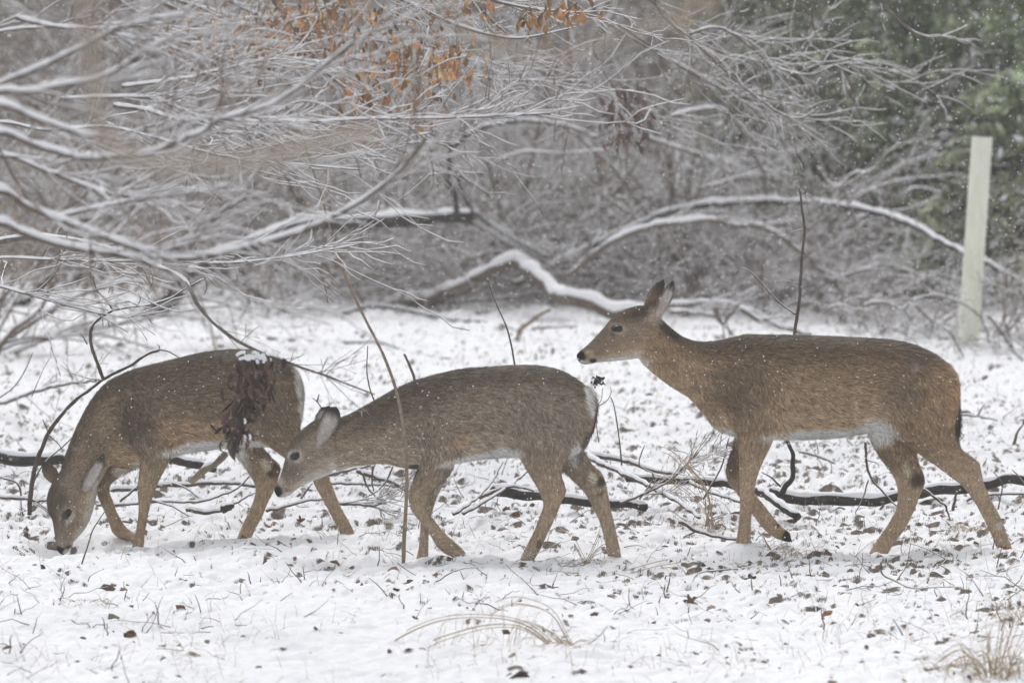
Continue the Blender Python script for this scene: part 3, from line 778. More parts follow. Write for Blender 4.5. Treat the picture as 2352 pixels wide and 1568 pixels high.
def big_leaves(name, pos, size, col, parent, loc, g, droop=.9, var=.35, curl=.5, aspect=1.9):
    """leaves with real outline: 5 stations long, 3 across, folded and curled"""
    n = len(pos); Vv = []; Ff = []; Cc = []
    prof = np.array([.05, .62, 1, .74, .04])
    for k in range(n):
        a = g.normal(size=3) * .42 + np.array([0, 0, -droop]); a /= np.linalg.norm(a)
        b = np.cross(a, g.normal(size=3)); b /= np.linalg.norm(b); c = np.cross(a, b)
        s_ = size[k]; w = s_ / 2; L = s_ * aspect; cu = g.uniform(-curl, curl) * s_; fo = g.uniform(.1, .8) * w
        base = len(Vv)
        ph = g.uniform(0, 6)
        for i in range(5):
            t = i / 4
            ctr = pos[k] + a * L * t + c * cu * (t - t * t) * 3
            for j, sd in enumerate((-1, 0, 1)):
                Vv.append(ctr + b * sd * w * prof[i] * (1 + .18 * math.sin(ph + i * 2.3 + j)) + c * fo * prof[i] * abs(sd))
        for i in range(4):
            for j in range(2):
                q = base + i * 3 + j; Ff.append((q, q + 1, q + 4, q + 3))
        tone = math.exp(g.normal(0, var)); cc = np.clip(np.array(col) * tone * (1 + g.normal(0, .06, 3)), .008, .8)
        Cc += [cc * g.uniform(.8, 1.15) for _ in range(15)]
    return mesh_from(name, np.array(Vv), [np.array(Ff)], M_LEAF, parent, True, np.array(Cc), loc=loc)
g = np.random.default_rng(92); pos = []; sz = []
for q in range(190):                      # clump from (590,800) down to (545,1050)
    t = g.random() ** .9
    cu = np.interp(t, [0, .25, .6, 1], [590, 585, 560, 535]) + g.normal(0, np.interp(t, [0, .2, .55, .8, 1], [26, 32, 24, 22, 12]))
    cv = 808 + t * 215
    pos.append(P(cu, cv, -2.2 + g.normal(0, .05))); sz.append(g.uniform(.012, .028))
big_leaves('leaf_clump', np.array(pos), sz, (.070, .044, .036), lt, (tx, ty, tz), g, .9, .45, curl=1.3, aspect=2.8)
S = Tubes(); T = Tubes()
for q in range(14):
    c0 = P(590 + g.normal(0, 24), 815 + abs(g.normal(0, 12)), -2.25); c1 = c0 + np.array([g.normal(0, .03), 0, g.normal(0, .008)])
    S.add(smooth_path([c0, (c0 + c1) / 2 + np.array([0, 0, .005]), c1], 3), .007, 6)
for q in range(3):
    c0 = P(560 + g.normal(0, 24), 900 + g.uniform(0, 100), -2.25)
    S.add(smooth_path([c0, c0 + np.array([.004, 0, -.010]), c0 + np.array([.002, 0, -.020])], 3), .005, 6)
for q in range(7):
    T.add(wobble(smooth_path([P(590 + q * 6 - 18, 806, -2.2), P(575 + q * 5 - 18, 900, -2.2), P(545 + q * 4 - 14, 1010, -2.2)], 8), .006, 8, q), .0016, 4)
S.build('clump_snow', M_SNOW, lt, loc=(tx, ty, tz)); T.build('clump_stalks', M_TWIGD, lt, loc=(tx, ty, tz))

# the beech whose rusty leaves hang at the top, its trunk above and behind the left tree
bx, by = -4.6, 5.5; bz = float(gz(bx, by))
bt = thing('beech_tree', 'beech at the top with rusty orange leaves still hanging on its fine snowy twigs', 'tree', (bx, by, bz))
T = Tubes(); T.add(wobble(np.array([bx, by, bz - .2]) + np.array([.2, 0, 7]) * np.linspace(0, 1, 24)[:, None], .12, .6, 15), np.linspace(.2, .09, 24), 14); T.build('trunk', M_PINK, bt, loc=(bx, by, bz))
BB = [([(250,-60),(480,20),(700,70),(900,100),(1040,125)], 3.2, 4.2, 26), ([(400,-80),(640,60),(800,130),(960,160),(1090,185)], 3, 4.0, 26), ([(300,20),(480,100),(640,150),(800,165),(940,160)], 3, 4.6, 22),
      ([(560,-90),(700,110),(800,210),(880,260),(960,300)], 2.6, 3.6, 22), ([(850,-80),(1050,-20),(1200,20),(1350,35)], 3, 1.0, 14), ([(700,-90),(900,-10),(1060,60),(1180,85),(1320,62)], 2.6, 2.0, 12),
      ([(430,40),(560,60),(700,30),(800,-10)], 2.6, 4.0, 16), ([(1020,-60),(1120,40),(1180,90)], 2, 2.4, 6)]
pos = []; sz = []
for k, (pp, r, Y, tw) in enumerate(BB):
    W = [P(u, v, Y) for u, v in pp]
    far = np.array([bx + .1, by, bz + 4.2]); W = [far, far * .5 + W[0] * .5 + np.array([0, 0, .1])] + W
    W = wobble(smooth_path(np.array(W), 8), .012, 1.5, 60 + k); n = len(W); rr = np.linspace(.02, .003, n)
    T = Tubes(); T.add(W, rr, 7); o = T.build('bough', M_GREY, bt, loc=(bx, by, bz))
    S = Tubes(); snow_cap(S, W, rr, 1.1, k, 6); S.build('snow', M_SNOW, o, loc=(bx, by, bz))
    Bt = Tubes(); S2 = Tubes(); g = np.random.default_rng(800 + k)
    for q in range(tw):
        i = int(g.integers(n // 3, n)); dd = W[i] - W[i - 1]; dd /= np.linalg.norm(dd)
        grow(Bt, g, W[i], dd + g.normal(0, .5, 3) * np.array([1, .6, .8]), g.uniform(.15, .5), .0032, 2, .25, .26, 3, .0013, S=S2)
    Bt.build('twigs', M_TWIG, o, loc=(bx, by, bz)); S2.build('twig_snow', M_SNOW, o, loc=(bx, by, bz))
g = np.random.default_rng(93)
for cu, cv, su, sv, n, Y, s0, s1 in [(640,75,75,38,130,4.2,.028,.05),(470,60,80,30,40,4.4,.028,.045),(760,30,70,25,50,4.0,.028,.045),(900,110,80,40,62,4.0,.028,.05),(860,205,65,42,46,3.8,.028,.048),(1020,140,40,22,34,3.7,.028,.05),(965,180,30,40,20,3.4,.03,.05),(560,130,60,40,24,4.4,.025,.04),
                                 (1300,22,45,14,22,1.1,.032,.05),(1210,45,14,12,5,1.3,.04,.055),(1080,10,40,14,10,2.0,.03,.05),(960,60,120,50,40,4.2,.028,.045)]:
    for q in range(int(n * 2.3)):
        pos.append(P(cu + g.normal(0, su), cv + g.normal(0, sv), Y - .7 + g.normal(0, .8))); sz.append(g.uniform(s0, s1) * .62)
big_leaves('foliage', np.array(pos), sz, (.35, .185, .085), bt, (bx, by, bz), g, 1.2, .5, curl=.9, aspect=2.2)

# out of focus twigs close to the camera, part of the left tree
M_PALE = bark('pale bark', (.36, .30, .25), (.52, .45, .38), scale=30)
def nearband(pts, Y, r, name='bough'):
    W = wobble(smooth_path(np.array([P(u, v, Y) for u, v in pts]), 8), .004, 3, 8)
    T = Tubes(); T.add(W, r, 8); return T.build(name, M_PALE, nt_root, loc=nt_root.location[:])
nt_root = thing('overhanging_twig', 'pale brown twig near the camera, soft vertical blur bending right at the upper left', 'branch', tuple(P(205, -120, -14.2)))
nearband([(185,-600),(195,-120),(208,60),(222,200),(240,310),(330,365),(450,372),(600,368),(720,335),(860,300)], -14.2, .0095)
nt_root = thing('overhanging_twig', 'pale twig near the camera, a faint pinkish blur among the beech leaves at the top', 'branch', tuple(P(1000, -120, -13.4)))
nearband([(960,-500),(1000,-60),(1060,60),(1150,110),(1300,120),(1420,80),(1560,30),(1700,-60)], -13.4, .0045)
g = np.random.default_rng(94)
big_leaves('leaf', np.array([P(1145, 60, -12.6), P(1620, -40, -13.4), P(1585, 20, -13.2), P(1150, 80, -12.5)]), [.02, .03, .024, .018], (.42, .27, .17), nt_root, nt_root.location[:], g, 1.4, .2)

# upper right boughs, hanging from a long limb above the picture
ux, uy = 4.9, 6.0; uz = float(gz(ux, uy))
ut = thing('bare_tree', 'bare tree off the top right whose thin snowy boughs arch before the evergreens', 'tree', (ux, uy, uz))
T = Tubes(); T.add(wobble(np.array([ux, uy, uz - .2]) + np.array([0, 0, 6.5]) * np.linspace(0, 1, 24)[:, None], .12, .6, 25), np.linspace(.18, .1, 24), 14); T.build('trunk', M_DARK, ut, loc=(ux, uy, uz))
lim = smooth_path(np.array([[ux, uy, uz + 4.2], [3.2, 6.0, 4.5], [1.6, 5.6, 4.4], [.2, 5.2, 4.0], [-.6, 5.0, 3.6]]), 10)
T = Tubes(); T.add(wobble(lim, .03, 1, 26), np.linspace(.08, .025, len(lim)), 10); T.build('limb', M_DARK, ut, loc=(ux, uy, uz))
UB = [ # path, px radius, Y, joins limb?, twigs
 (C_((-60,-10),(0,100),(160,230),(350,420),(540,590),(800,760),(900,770),(990,720)), 3.8, 5.0, 1, 10),
 (C_((160,225),(300,180),(400,190),(560,300),(700,420),(850,480),(970,490),(1100,440)), 4.2, 5.0, 0, 8),
 (C_((360,415),(450,370),(600,400),(720,425)), 3.2, 5.1, 0, 4),
 (C_((860,-100),(880,0),(950,80),(990,220),(1100,370),(1240,400),(1350,480),(1550,590),(1720,680)), 3.2, 6.0, 1, 10),
 (C_((580,300),(680,262),(830,265),(950,258),(990,222)), 2.8, 6.0, 0, 4),
 (C_((1330,-120),(1410,0),(1500,90),(1650,210),(1780,240),(1900,205),(1990,165)), 3.6, 4.4, 1, 3),
 (C_((1640,215),(1665,250),(1668,285)), 2.4, 4.4, 0, 0),
 (C_((1720,-60),(1735,0),(1772,90),(1755,150)), 3.2, 4.4, 1, 0),
 (C_((-300,160),(0,360),(250,520),(420,590),(650,590)), 3.6, 5.4, 0, 8),
 (C_((1080,370),(1190,490),(1320,700),(1450,900)), 2.2, 6.0, 0, 2),
 (B_((1640,20),(1720,200),(1650,300),(1700,420),(1760,540),(1850,650),(2000,780),(2110,800)), 3.0, 6.2, 0, 10),
 (B_((2000,-30),(2150,100),(2250,210),(2352,330)), 3.6, 5.2, 1, 8),
 (B_((1700,120),(1900,240),(2100,360),(2352,500),(2600,640)), 3.6, 5.4, 0, 10),
 (B_((850,490),(1000,530),(1200,535),(1450,545)), 3.4, 4.4, 0, 12),
 (C_((600,-60),(560,60),(500,80),(480,50)), 2, 4.6, 0, 0),
]
for k, (pp, r, Y, jn, tw) in enumerate(UB):
    W = [P(u, v, Y) for u, v in pp]
    if jn:
        i = int(np.argmin(np.abs(lim[:, 0] - W[0][0]))); W = [lim[i], lim[i] * .5 + W[0] * .5 + np.array([0, 0, .06])] + W
    W = wobble(smooth_path(np.array(W), 7), .008, 1.6, 80 + k); n = len(W); rm = r * PX(Y) * .9; rr = np.linspace(rm, rm * .55, n)
    T = Tubes(); T.add(W, rr, 7); o = T.build('bough', M_GREY, ut, loc=(ux, uy, uz))
    S = Tubes(); snow_cap(S, W, rr, 1.0, k, 6); S.build('snow', M_SNOW, o, loc=(ux, uy, uz))
    if tw:
        Bt = Tubes(); S2 = Tubes(); g = np.random.default_rng(900 + k)
        for q in range(int(tw * 1.3)):
            i = int(g.integers(n // 4, n)); dd = W[i] - W[i - 1]; dd /= np.linalg.norm(dd)
            grow(Bt, g, W[i], dd + g.normal(0, .4, 3), g.uniform(.15, .55), rr[i] * .5, 1, .5, .28, 3, .0018, S=S2)
        Bt.build('twigs', M_TWIG, o, loc=(ux, uy, uz)); S2.build('twig_snow', M_SNOW, o, loc=(ux, uy, uz))
g = np.random.default_rng(95); pos = []; sz = []
for q in range(120):
    t = g.random(); pos.append(P(1448 - 14 * t + g.normal(0, 20 + 8 * math.sin(t * 3)), 195 + 135 * t + g.normal(0, 6), 6.0 + g.normal(0, .08))); sz.append(g.uniform(.018, .038))
big_leaves('leaf_clump', np.array(pos), sz, (.15, .105, .095), ut, (ux, uy, uz), g, 1.0, .4, curl=1.0, aspect=2.4)
def ear_pts(d, base, tip, hw, N, yo, hi, rnd):
    # 1 in hi: points given on the close-up of the right deer's head
    def q(p, yy):
        if hi:
            Y = d.Y0 + yy * d.s
            return P(1286.25 + p[0] * .1992, 606.4 + p[1] * .1992, Y)
        return dp(d, p[0], p[1], yy)
    b = q(base, yo); t = q(tip, yo * 1.35)
    h = hw * (.1992 * PX(d.Y0) if hi else d.s)
    ax = t - b; L = np.linalg.norm(ax); ax /= L
    N = np.array(N, float); N -= ax * N.dot(ax); N /= np.linalg.norm(N)
    S = np.cross(ax, N)
    nt_, ns = 26, 17
    t_ = np.linspace(0, 1, nt_); s_ = np.linspace(-1, 1, ns)
    TT, SS = np.meshgrid(t_, s_, indexing='ij')
    w = h * (np.interp(TT, [0, .25, .6, .82, .93, 1], [.36, .72, 1, .86, .58, .16]) if rnd else np.interp(TT, [0, .25, .5, .75, .9, 1], [.42, .82, 1, .78, .46, .1]))
    cup = h * .55 * (1 - TT * .35)
    mid = b + ax * (TT[..., None] * L) + S * (SS * w)[..., None] + N * (cup * (np.abs(SS) ** 1.8 - .35))[..., None]
    th = .0062 * (1 - .2 * np.abs(SS)) * (1 - .15 * TT)
    inner = mid + N * th[..., None]; outer = mid - N * th[..., None]
    return inner, outer, TT, SS, ax, N

def ellipse_sections(d, secs, sup, n=5, th_n=36):
    S = smooth_path(np.array(secs, float), n)
    out = []
    th = np.linspace(0, 2 * np.pi, th_n, endpoint=False)
    c, s = np.cos(th), np.sin(th)
    e = 2 / sup
    cc = np.sign(c) * np.abs(c) ** e; sn = np.sign(s) * np.abs(s) ** e
    rings = []; cen = []
    for a in S:
        A = dp(d, a[0], a[1], a[5]); B = dp(d, a[2], a[3], a[5])
        m = (A + B) / 2; h = (A - B) / 2
        rings.append(m + cc[:, None] * h + sn[:, None] * np.array([0, 1, 0]) * a[4] * d.s)
        cen.append(m)
    return np.array(rings), np.array(cen), c

def loft_faces(nr, k, off):
    i = np.arange(nr - 1)[:, None] * k; j = np.arange(k)[None]; jn = (j + 1) % k
    return np.stack([i + j, i + jn, i + jn + k, i + j + k], -1).reshape(-1, 4) + off

def mixa(a, b, t): return np.asarray(a) * (1 - t) + np.asarray(b) * t

def build_deer(d, label, group):
    pal = d.pal
    V = []; F4 = []; F3 = []; n = 0
    sp = []; sc = []; sf = []; sl = []; sh = []          # samples: place, colour, flow, hair length, hair share
    def addloft(secs, sup, kind, sign, nn=5):
        nonlocal n
        rings, cen, cs = ellipse_sections(d, secs, sup, nn)
        nr, k, _ = rings.shape
        V.append(rings.reshape(-1, 3)); F4.append(loft_faces(nr, k, n))
        c0 = n + nr * k
        t = np.gradient(cen, axis=0); t /= np.linalg.norm(t, axis=1)[:, None]
        V.append(np.array([cen[0] - t[0] * .004, cen[-1] + t[-1] * .004]))
        j = np.arange(k); jn = (j + 1) % k
        F3.append(np.stack([np.full(k, c0), n + jn, n + j], -1))
        F3.append(np.stack([np.full(k, c0 + 1), n + (nr - 1) * k + j, n + (nr - 1) * k + jn], -1))
        n += nr * k + 2
        for i in range(nr):
            f = i / (nr - 1)
            for q in range(0, k, 2):
                h = cs[q]                     # +1 on A (back / front edge), -1 on B
                fl = t[i] * sign
                if kind == 'torso':
                    hh = (h + 1) / 2
                    neck = ss(.62, .8, f)
                    side = mixa(pal['side'], pal['neck'], neck)
                    low = mixa(pal['low'], mixa(pal['neck'], pal['low'], .6), neck)
                    c = mixa(low, side, ss(.10, .42, hh)); c = mixa(c, pal['top'], ss(.66, .98, hh))
                    wb = (1 - ss(.60, .66, f)) * ss(.10, .2, f)
                    c = mixa(c, WHITE, wb * (1 - ss(.035, .10, hh)))
                    wt = ss(.9, .97, f) * (1 - ss(.03, .12, hh))
                    c = mixa(c, WHITE, wt * .7)
                    fl = fl + np.array([0, 0, -.28])
                    L = .027 * (1 - .35 * neck)
                elif kind == 'head':
                    hh = (h + 1) / 2
                    c = mixa(pal['low'], mixa(pal['neck'], (.22, .19, .16), .45), ss(.1, .45, hh)); c = mixa(c, pal['top'], ss(.7, .97, hh) * (1 - ss(.35, .75, f)) * .9)
                    c = mixa(c, (.17, .14, .12), ss(.55, .9, hh) * ss(.3, .6, f) * .6)
                    c = mixa(c, WHITE, (1 - ss(.04, .16, hh)) * .75)
                    L = .011 * (1 - .55 * f)
                elif kind == 'tail':
                    c = mixa(mixa(pal['side'], WHITE, .25 + .5 * (h > 0)), (.03, .026, .024), ss(.5, .8, f) * .85 if d is D3 else ss(.3, .6, f) * .5)
                    L = .034
                else:
                    up = 1 - ss(.12, .5, f)
                    c = mixa(pal['leg'], mixa(pal['side'], pal['top'], .12), up)
                    c = mixa(c, mixa(pal['low'], pal['leg'], .5), (1 - abs(h)) * 0 + ss(.2, .9, h if True else 0) * .0)
                    if kind == 'far': c = mixa(c, pal['low'], .25 * (1 - up))
                    L = .023 * up + .0085 * (1 - up)
                sp.append(rings[i, q]); sc.append(c); sf.append(fl); sl.append(L); sh.append(1.0)
    addloft(d.torso, 2.25, 'torso', -1, 6)
    addloft(d.head, 2.1, 'head', -1, 6)
    for kind, secs, foot in d.legs:
        addloft(secs, 2.05, kind, 1)
    addloft(d.tail, 2, 'tail', 1)
    for base, tip, hw, N, yo, hi, rnd in d.ears:
        inner, outer, TT, SS, ax, NN = ear_pts(d, base, tip, hw, N, yo, hi, rnd)
        a, b = TT.shape
        V.append(inner.reshape(-1, 3)); V.append(outer.reshape(-1, 3))
        i = np.arange(a - 1)[:, None] * b; j = np.arange(b - 1)[None]
        f = np.stack([i + j, i + j + 1, i + j + 1 + b, i + j + b], -1).reshape(-1, 4)
        F4.append(f + n); F4.append(f[:, ::-1] + n + a * b)
        idx = np.arange(a * b).reshape(a, b)
        loop = np.concatenate([idx[0, :], idx[1:, -1], idx[-1, -2::-1], idx[-2:0:-1, 0]])
        ln = np.roll(loop, -1)
        F4.append(np.stack([loop + n, loop + n + a * b, ln + n + a * b, ln + n], -1))
        n += 2 * a * b
        for q in range(a):
            for r_ in range(b):
                e = max(abs(SS[q, r_]), TT[q, r_] * 1.0)
                rim = ss(.66, .86, e)
                ci = mixa((.58, .53, .51) if not rnd else (.45, .42, .40), (.24, .19, .17), ss(.25, .9, .5 + .5 * float(pn(q * .35, r_ * .5, 61))) * .6)
                ci = mixa(ci, (.045, .038, .034), rim * (.45 + .55 * ss(.2, .6, TT[q, r_])))
                co = mixa(pal['side'], (.05, .042, .036), ss(.25, .9, TT[q, r_]))
                for pt, cc in ((inner[q, r_], ci), (outer[q, r_], co)):
                    sp.append(pt); sc.append(cc); sf.append(ax); sl.append(.007); sh.append(.6)
    raw = mesh_from('raw', np.vstack(V), [np.vstack(F4), np.vstack(F3)], M_SNOW)
    md = raw.modifiers.new('r', 'REMESH'); md.mode = 'VOXEL'; md.voxel_size = .0056; md.use_smooth_shade = True
    m2 = raw.modifiers.new('s', 'SMOOTH'); m2.factor = .5; m2.iterations = 5
    dg = bpy.context.evaluated_depsgraph_get()
    ev = raw.evaluated_get(dg); me = ev.to_mesh()
    nv = len(me.vertices)
    co = np.empty(nv * 3); me.vertices.foreach_get('co', co); co = co.reshape(-1, 3)
    no = np.empty(nv * 3); me.vertices.foreach_get('normal', no); no = no.reshape(-1, 3)
    me.calc_loop_triangles()
    nt = len(me.loop_triangles)
    tri = np.empty(nt * 3, np.int32); me.loop_triangles.foreach_get('vertices', tri); tri = tri.reshape(-1, 3)
    np_ = len(me.polygons); lt = np.empty(np_, np.int32); me.polygons.foreach_get('loop_total', lt)
    li = np.empty(len(me.loops), np.int32); me.loops.foreach_get('vertex_index', li)
    q4 = li.reshape(-1, 4) if (lt == 4).all() else None
    ev.to_mesh_clear(); bpy.data.objects.remove(raw)
    # colour, fur direction and fur length of each point of the skin
    sp = np.array(sp); sc = np.array(sc); sf = np.array(sf); sl = np.array(sl); sh = np.array(sh)
    kd = kdtree.KDTree(len(sp))
    for i, p in enumerate(sp): kd.insert(p, i)
    kd.balance()
    c = np.empty((nv, 3)); fl = np.empty((nv, 3)); hl = np.empty(nv); hd = np.empty(nv)
    for i in range(nv):
        r = kd.find_n(co[i], 7)
        ids = [a[1] for a in r]; w = np.array([1 / (a[2] ** 2 + 2e-4) for a in r]); w /= w.sum()
        c[i] = w @ sc[ids]; fl[i] = w @ sf[ids]; hl[i] = w @ sl[ids]; hd[i] = w @ sh[ids]
    # marks of the coat
    X = co[:, 0]; Z = co[:, 2]; Yc = co[:, 1] - d.Y0
    for st in d.stamps:
        x, y, rx, ry, ang, col, amt = st[:7]; side = st[7] if len(st) > 7 else 0; soft = st[8] if len(st) > 8 else .35
        p = dp(d, x, y)
        dx = (X - p[0]) / d.s; dz = (Z - p[2]) / d.s
        a = R(ang); u = dx * math.cos(a) + dz * math.sin(a); v = -dx * math.sin(a) + dz * math.cos(a)
        rr = np.sqrt((u / rx) ** 2 + (v / ry) ** 2)
        w = (1 - ss(1 - soft, 1 + soft, rr)) * amt
        if side == 1: w = w * (Yc > .02)
        if side == -1: w = w * (Yc < .0)
        if side == 3: hd *= 1 - (1 - ss(.8, 1.1, rr)); 
        c = c * (1 - w[:, None]) + np.array(col) * w[:, None]
    lum = c.max(1); c = c * (1 + .34 * (1 - ss(.4, .7, lum)) * ss(.03, .07, lum))[:, None]
    # hooves: the dark ends of the lifted feet
    root = thing('deer', label, 'deer', tuple(dp(d, *d.root)) if hasattr(d, 'root') else (float(X.mean()), d.Y0, 0), group)
    body = mesh_from('body', co, [q4 if q4 is not None else tri], M_SKIN, root, True, c * .9, loc=wloc(root))
    # ---------------- fur: short hairs lying along the coat
    a_, b_, c_ = co[tri[:, 0]], co[tri[:, 1]], co[tri[:, 2]]
    area = .5 * np.linalg.norm(np.cross(b_ - a_, c_ - a_), axis=1)
    hlt = hl[tri].mean(1)
    wgt = area * hd[tri].mean(1) * (.012 / np.clip(hlt, .006, .05)) ** .8 * (1 + .6 * (no[tri[:, 0], 1] < .3))
    N = d.hairs
    g = np.random.default_rng(int(abs(d.T[0])))
    ti = g.choice(len(tri), N, p=wgt / wgt.sum())
    r1 = np.sqrt(g.random(N)); r2 = g.random(N)
    bc = np.stack([1 - r1, r1 * (1 - r2), r1 * r2], 1)
    def ip(arr): return (arr[tri[ti]] * bc.reshape((N, 3) + (1,) * (arr.ndim - 1))).sum(1)
    p = ip(co); nn = ip(no); nn /= np.linalg.norm(nn, axis=1)[:, None]
    ff = ip(fl); cc = ip(c); L = ip(hl) * g.uniform(.65, 1.3, N)
    # flow gets swirls
    sw = pn(p[:, 0] * 5, p[:, 2] * 5, 70) * .55
    side = np.cross(nn, ff)
    ff = ff + side * sw[:, None] + side * g.normal(0, .16, N)[:, None]
    ff -= nn * (ff * nn).sum(1)[:, None]; ff /= np.linalg.norm(ff, axis=1)[:, None] + 1e-9
    side = np.cross(nn, ff)
    lift = g.uniform(.10, .34, N)
    # small locks: hairs of a lock share tone, streaks run along the flow
    al = (p * ff).sum(1); ac = p[:, 2] * 1.0 + p[:, 0] * .2
    hz_ = np.abs(ff[:, 0]) > np.abs(ff[:, 2])
    l1 = pn(p[:, 0] * 26 + p[:, 2] * 14, p[:, 2] * 105, 71); l2 = pn(p[:, 0] * 105, p[:, 2] * 26, 73)
    lock = np.where(hz_, l1, l2) + .45 * pn(p[:, 0] * 15, p[:, 2] * 26, 72)
    tone = np.exp(.40 * lock + g.normal(0, .22, N)) * np.where(g.random(N) < .10, .45, 1.06)
    tone = np.clip(tone, .30, 2.0)
    warm = g.normal(0, .04, N)
    hc = cc * tone[:, None] * (1 + np.stack([warm, warm * 0, -warm], 1))
    hc = np.clip(hc, .012, .8)
    w = np.clip(L * .07, .0009, .0019)[:, None] * g.uniform(.7, 1.3, N)[:, None]
    b0 = p - nn * .002
    tipv = ff + nn * lift[:, None]
    tip = p + tipv * L[:, None]
    tip[:, 2] -= L * .06
    mid = p + (ff + nn * lift[:, None] * 1.1) * (L * .55)[:, None]
    HV = np.stack([b0 - side * w, b0 + side * w, mid - side * w * .8, mid + side * w * .8, tip], 1).reshape(-1, 3)
    k = np.arange(N)[:, None] * 5
    Fq = k + np.array([[0, 1, 3, 2]]); Ft = k + np.array([[2, 3, 4]])
    tipc = hc * np.clip(g.normal(.8, .3, N), .35, 1.5)[:, None]
    HC = np.stack([hc * .85, hc * .85, hc, hc, tipc], 1).reshape(-1, 3)
    mesh_from('fur', HV, [Fq, Ft], M_FUR, root, True, np.clip(HC, 0.01, .85), loc=wloc(root))
    # ---------------- eyes
    for x, y, rx, ry, ang, yo in d.eyes:
        th = np.linspace(0, np.pi, 13); ph = np.linspace(0, 2 * np.pi, 22, endpoint=False)
        A, B = np.meshgrid(th, ph, indexing='ij')
        ca, sa = math.cos(R(ang)), math.sin(R(ang))
        ex = np.sin(A) * np.cos(B) * rx * d.s; ez = np.sin(A) * np.sin(B) * ry * d.s; ey = np.cos(A) * rx * .55 * d.s
        for sgn in (1, -1):
            cy = np.array(dp(d, x, y, yo))
            if sgn == -1:
                cy = np.array(dp(d, x, y, 2 * d.head[3][5] - yo))
            Vv = np.stack([cy[0] + ex * ca - ez * sa, cy[1] + ey, cy[2] + ex * sa + ez * ca], -1).reshape(-1, 3)
            i = np.arange(12)[:, None] * 22; j = np.arange(22)[None]; jn = (j + 1) % 22
            f = np.stack([i + j, i + jn, i + jn + 22, i + j + 22], -1).reshape(-1, 4)
            mesh_from('eye', Vv, [f], M_EYE, root, True, loc=cy)
    return root

def skin_mats():
    a = attr_mat('deer skin', .85, .15, 90, .35)
    b = attr_mat('deer fur', .62, .25)
    m, nt, bs = mat('deer eye', .1, .35); bs.inputs['Base Color'].default_value = (.012, .009, .008, 1)
    return a, b, m
M_SKIN, M_FUR, M_EYE = skin_mats()
BLK = (.018, .017, .018)
PALE = (.50, .44, .37)
D3.stamps = [ # x, y, rx, ry, angle, colour, amount, side, softness
 (100,462,30,27,-60,BLK,1,3,.12),(128,497,30,14,-12,(.62,.60,.57),1,0,.3),(165,484,20,13,0,(.03,.026,.024),1,3,.3),(148,450,26,18,-45,(.42,.33,.25),.8,0,.4),
 (285,322,42,26,-8,PALE,.55,0,.35),(284,322,32,18,-8,(.05,.04,.035),.9,3,.2),(262,352,10,20,20,(.07,.055,.045),.6,0,.4),(330,480,110,14,3,WHITE,.8,0,.4),
 (1970,515,16,60,24,(.62,.56,.5),.8,0,.4),(1955,620,48,150,0,(.34,.20,.10),.55,0,.5),(1994,770,24,85,-6,BLK,.95,0,.25),
 (1800,1085,42,40,20,(.03,.022,.016),.85,1,.5),(1745,1030,20,38,25,(.5,.42,.33),.8,1,.4),(1660,930,70,120,0,(.14,.095,.06),.5,1,.5),(1570,838,90,66,0,WHITE,1,0,.6),(1340,856,290,34,0,WHITE,1,0,.4),
 (1150,1372,34,40,-40,BLK,1,0,.25),(1095,1318,14,10,0,BLK,.8,1,.3),(2195,1296,16,20,0,(.55,.5,.45),.7,-1,.4),(870,980,34,70,0,(.07,.05,.036),.7,1,.5),
 (1080,800,34,90,25,(.36,.25,.15),.5,0,.6),(850,640,120,110,0,(.12,.085,.057),.6,0,.6),(540,320,90,26,-42,(.05,.036,.026),.8,0,.6),(420,235,90,34,25,(.05,.036,.026),.75,0,.6),(470,255,34,40,30,(.5,.44,.36),.6,0,.5)]
D3.stamps += [(930,610,120,170,10,(.13,.092,.062),.55,0,.6),(1690,560,130,190,0,(.13,.095,.065),.5,0,.6),(1900,640,90,170,0,(.30,.20,.115),.5,0,.6),(1300,700,300,110,0,(.33,.245,.165),.45,0,.6),(1250,430,420,60,0,(.11,.078,.052),.55,0,.6),(620,560,90,120,-40,(.34,.25,.165),.4,0,.6)]
D2.stamps = [
 (130,900,32,34,-40,BLK,1,3,.15),(205,918,44,16,18,(.62,.59,.56),.9,0,.3),(200,893,20,10,10,(.03,.026,.024),1,3,.3),(230,880,50,14,25,(.40,.30,.22),.6,0,.4),(150,840,20,26,0,(.42,.40,.38),.6,0,.4),
 (240,685,50,42,25,(.50,.45,.40),.8,0,.25),(238,683,33,25,32,(.05,.042,.038),.95,3,.2),(225,770,60,70,30,(.13,.115,.105),.6,0,.5),(330,850,110,18,28,WHITE,.8,0,.4),
 (2022,325,24,100,14,(.80,.77,.72),1,0,.3),(2068,430,18,110,-8,(.09,.075,.06),.9,0,.35),(2010,570,22,80,-28,(.04,.034,.03),.9,0,.3),(1950,650,26,80,-8,(.74,.71,.67),.95,0,.35),
 (2098,838,32,32,0,(.03,.022,.016),.9,1,.5),(2050,815,24,40,35,(.52,.44,.34),.85,1,.35),(2110,915,14,30,-50,(.10,.06,.04),.7,1,.4),(2090,780,60,20,-30,(.27,.18,.11),.6,1,.5),
 (1735,1205,17,28,-10,(.08,.075,.07),.85,-1,.25),(1510,662,120,44,10,WHITE,1,0,.4),(1350,692,200,30,5,WHITE,1,0,.4),(1130,880,40,90,20,(.60,.56,.50),.6,1,.5),
 (1235,570,60,40,20,(.34,.22,.13),.5,0,.6),(950,330,260,110,22,(.085,.064,.048),.55,0,.6),(700,470,160,60,25,(.08,.06,.045),.6,0,.6),(960,745,60,20,0,(.035,.03,.027),.9,0,.4),
 (1290,1320,34,26,-30,(.05,.048,.05),.95,0,.3),(1740,420,260,180,0,(.20,.165,.13),.4,0,.6)]
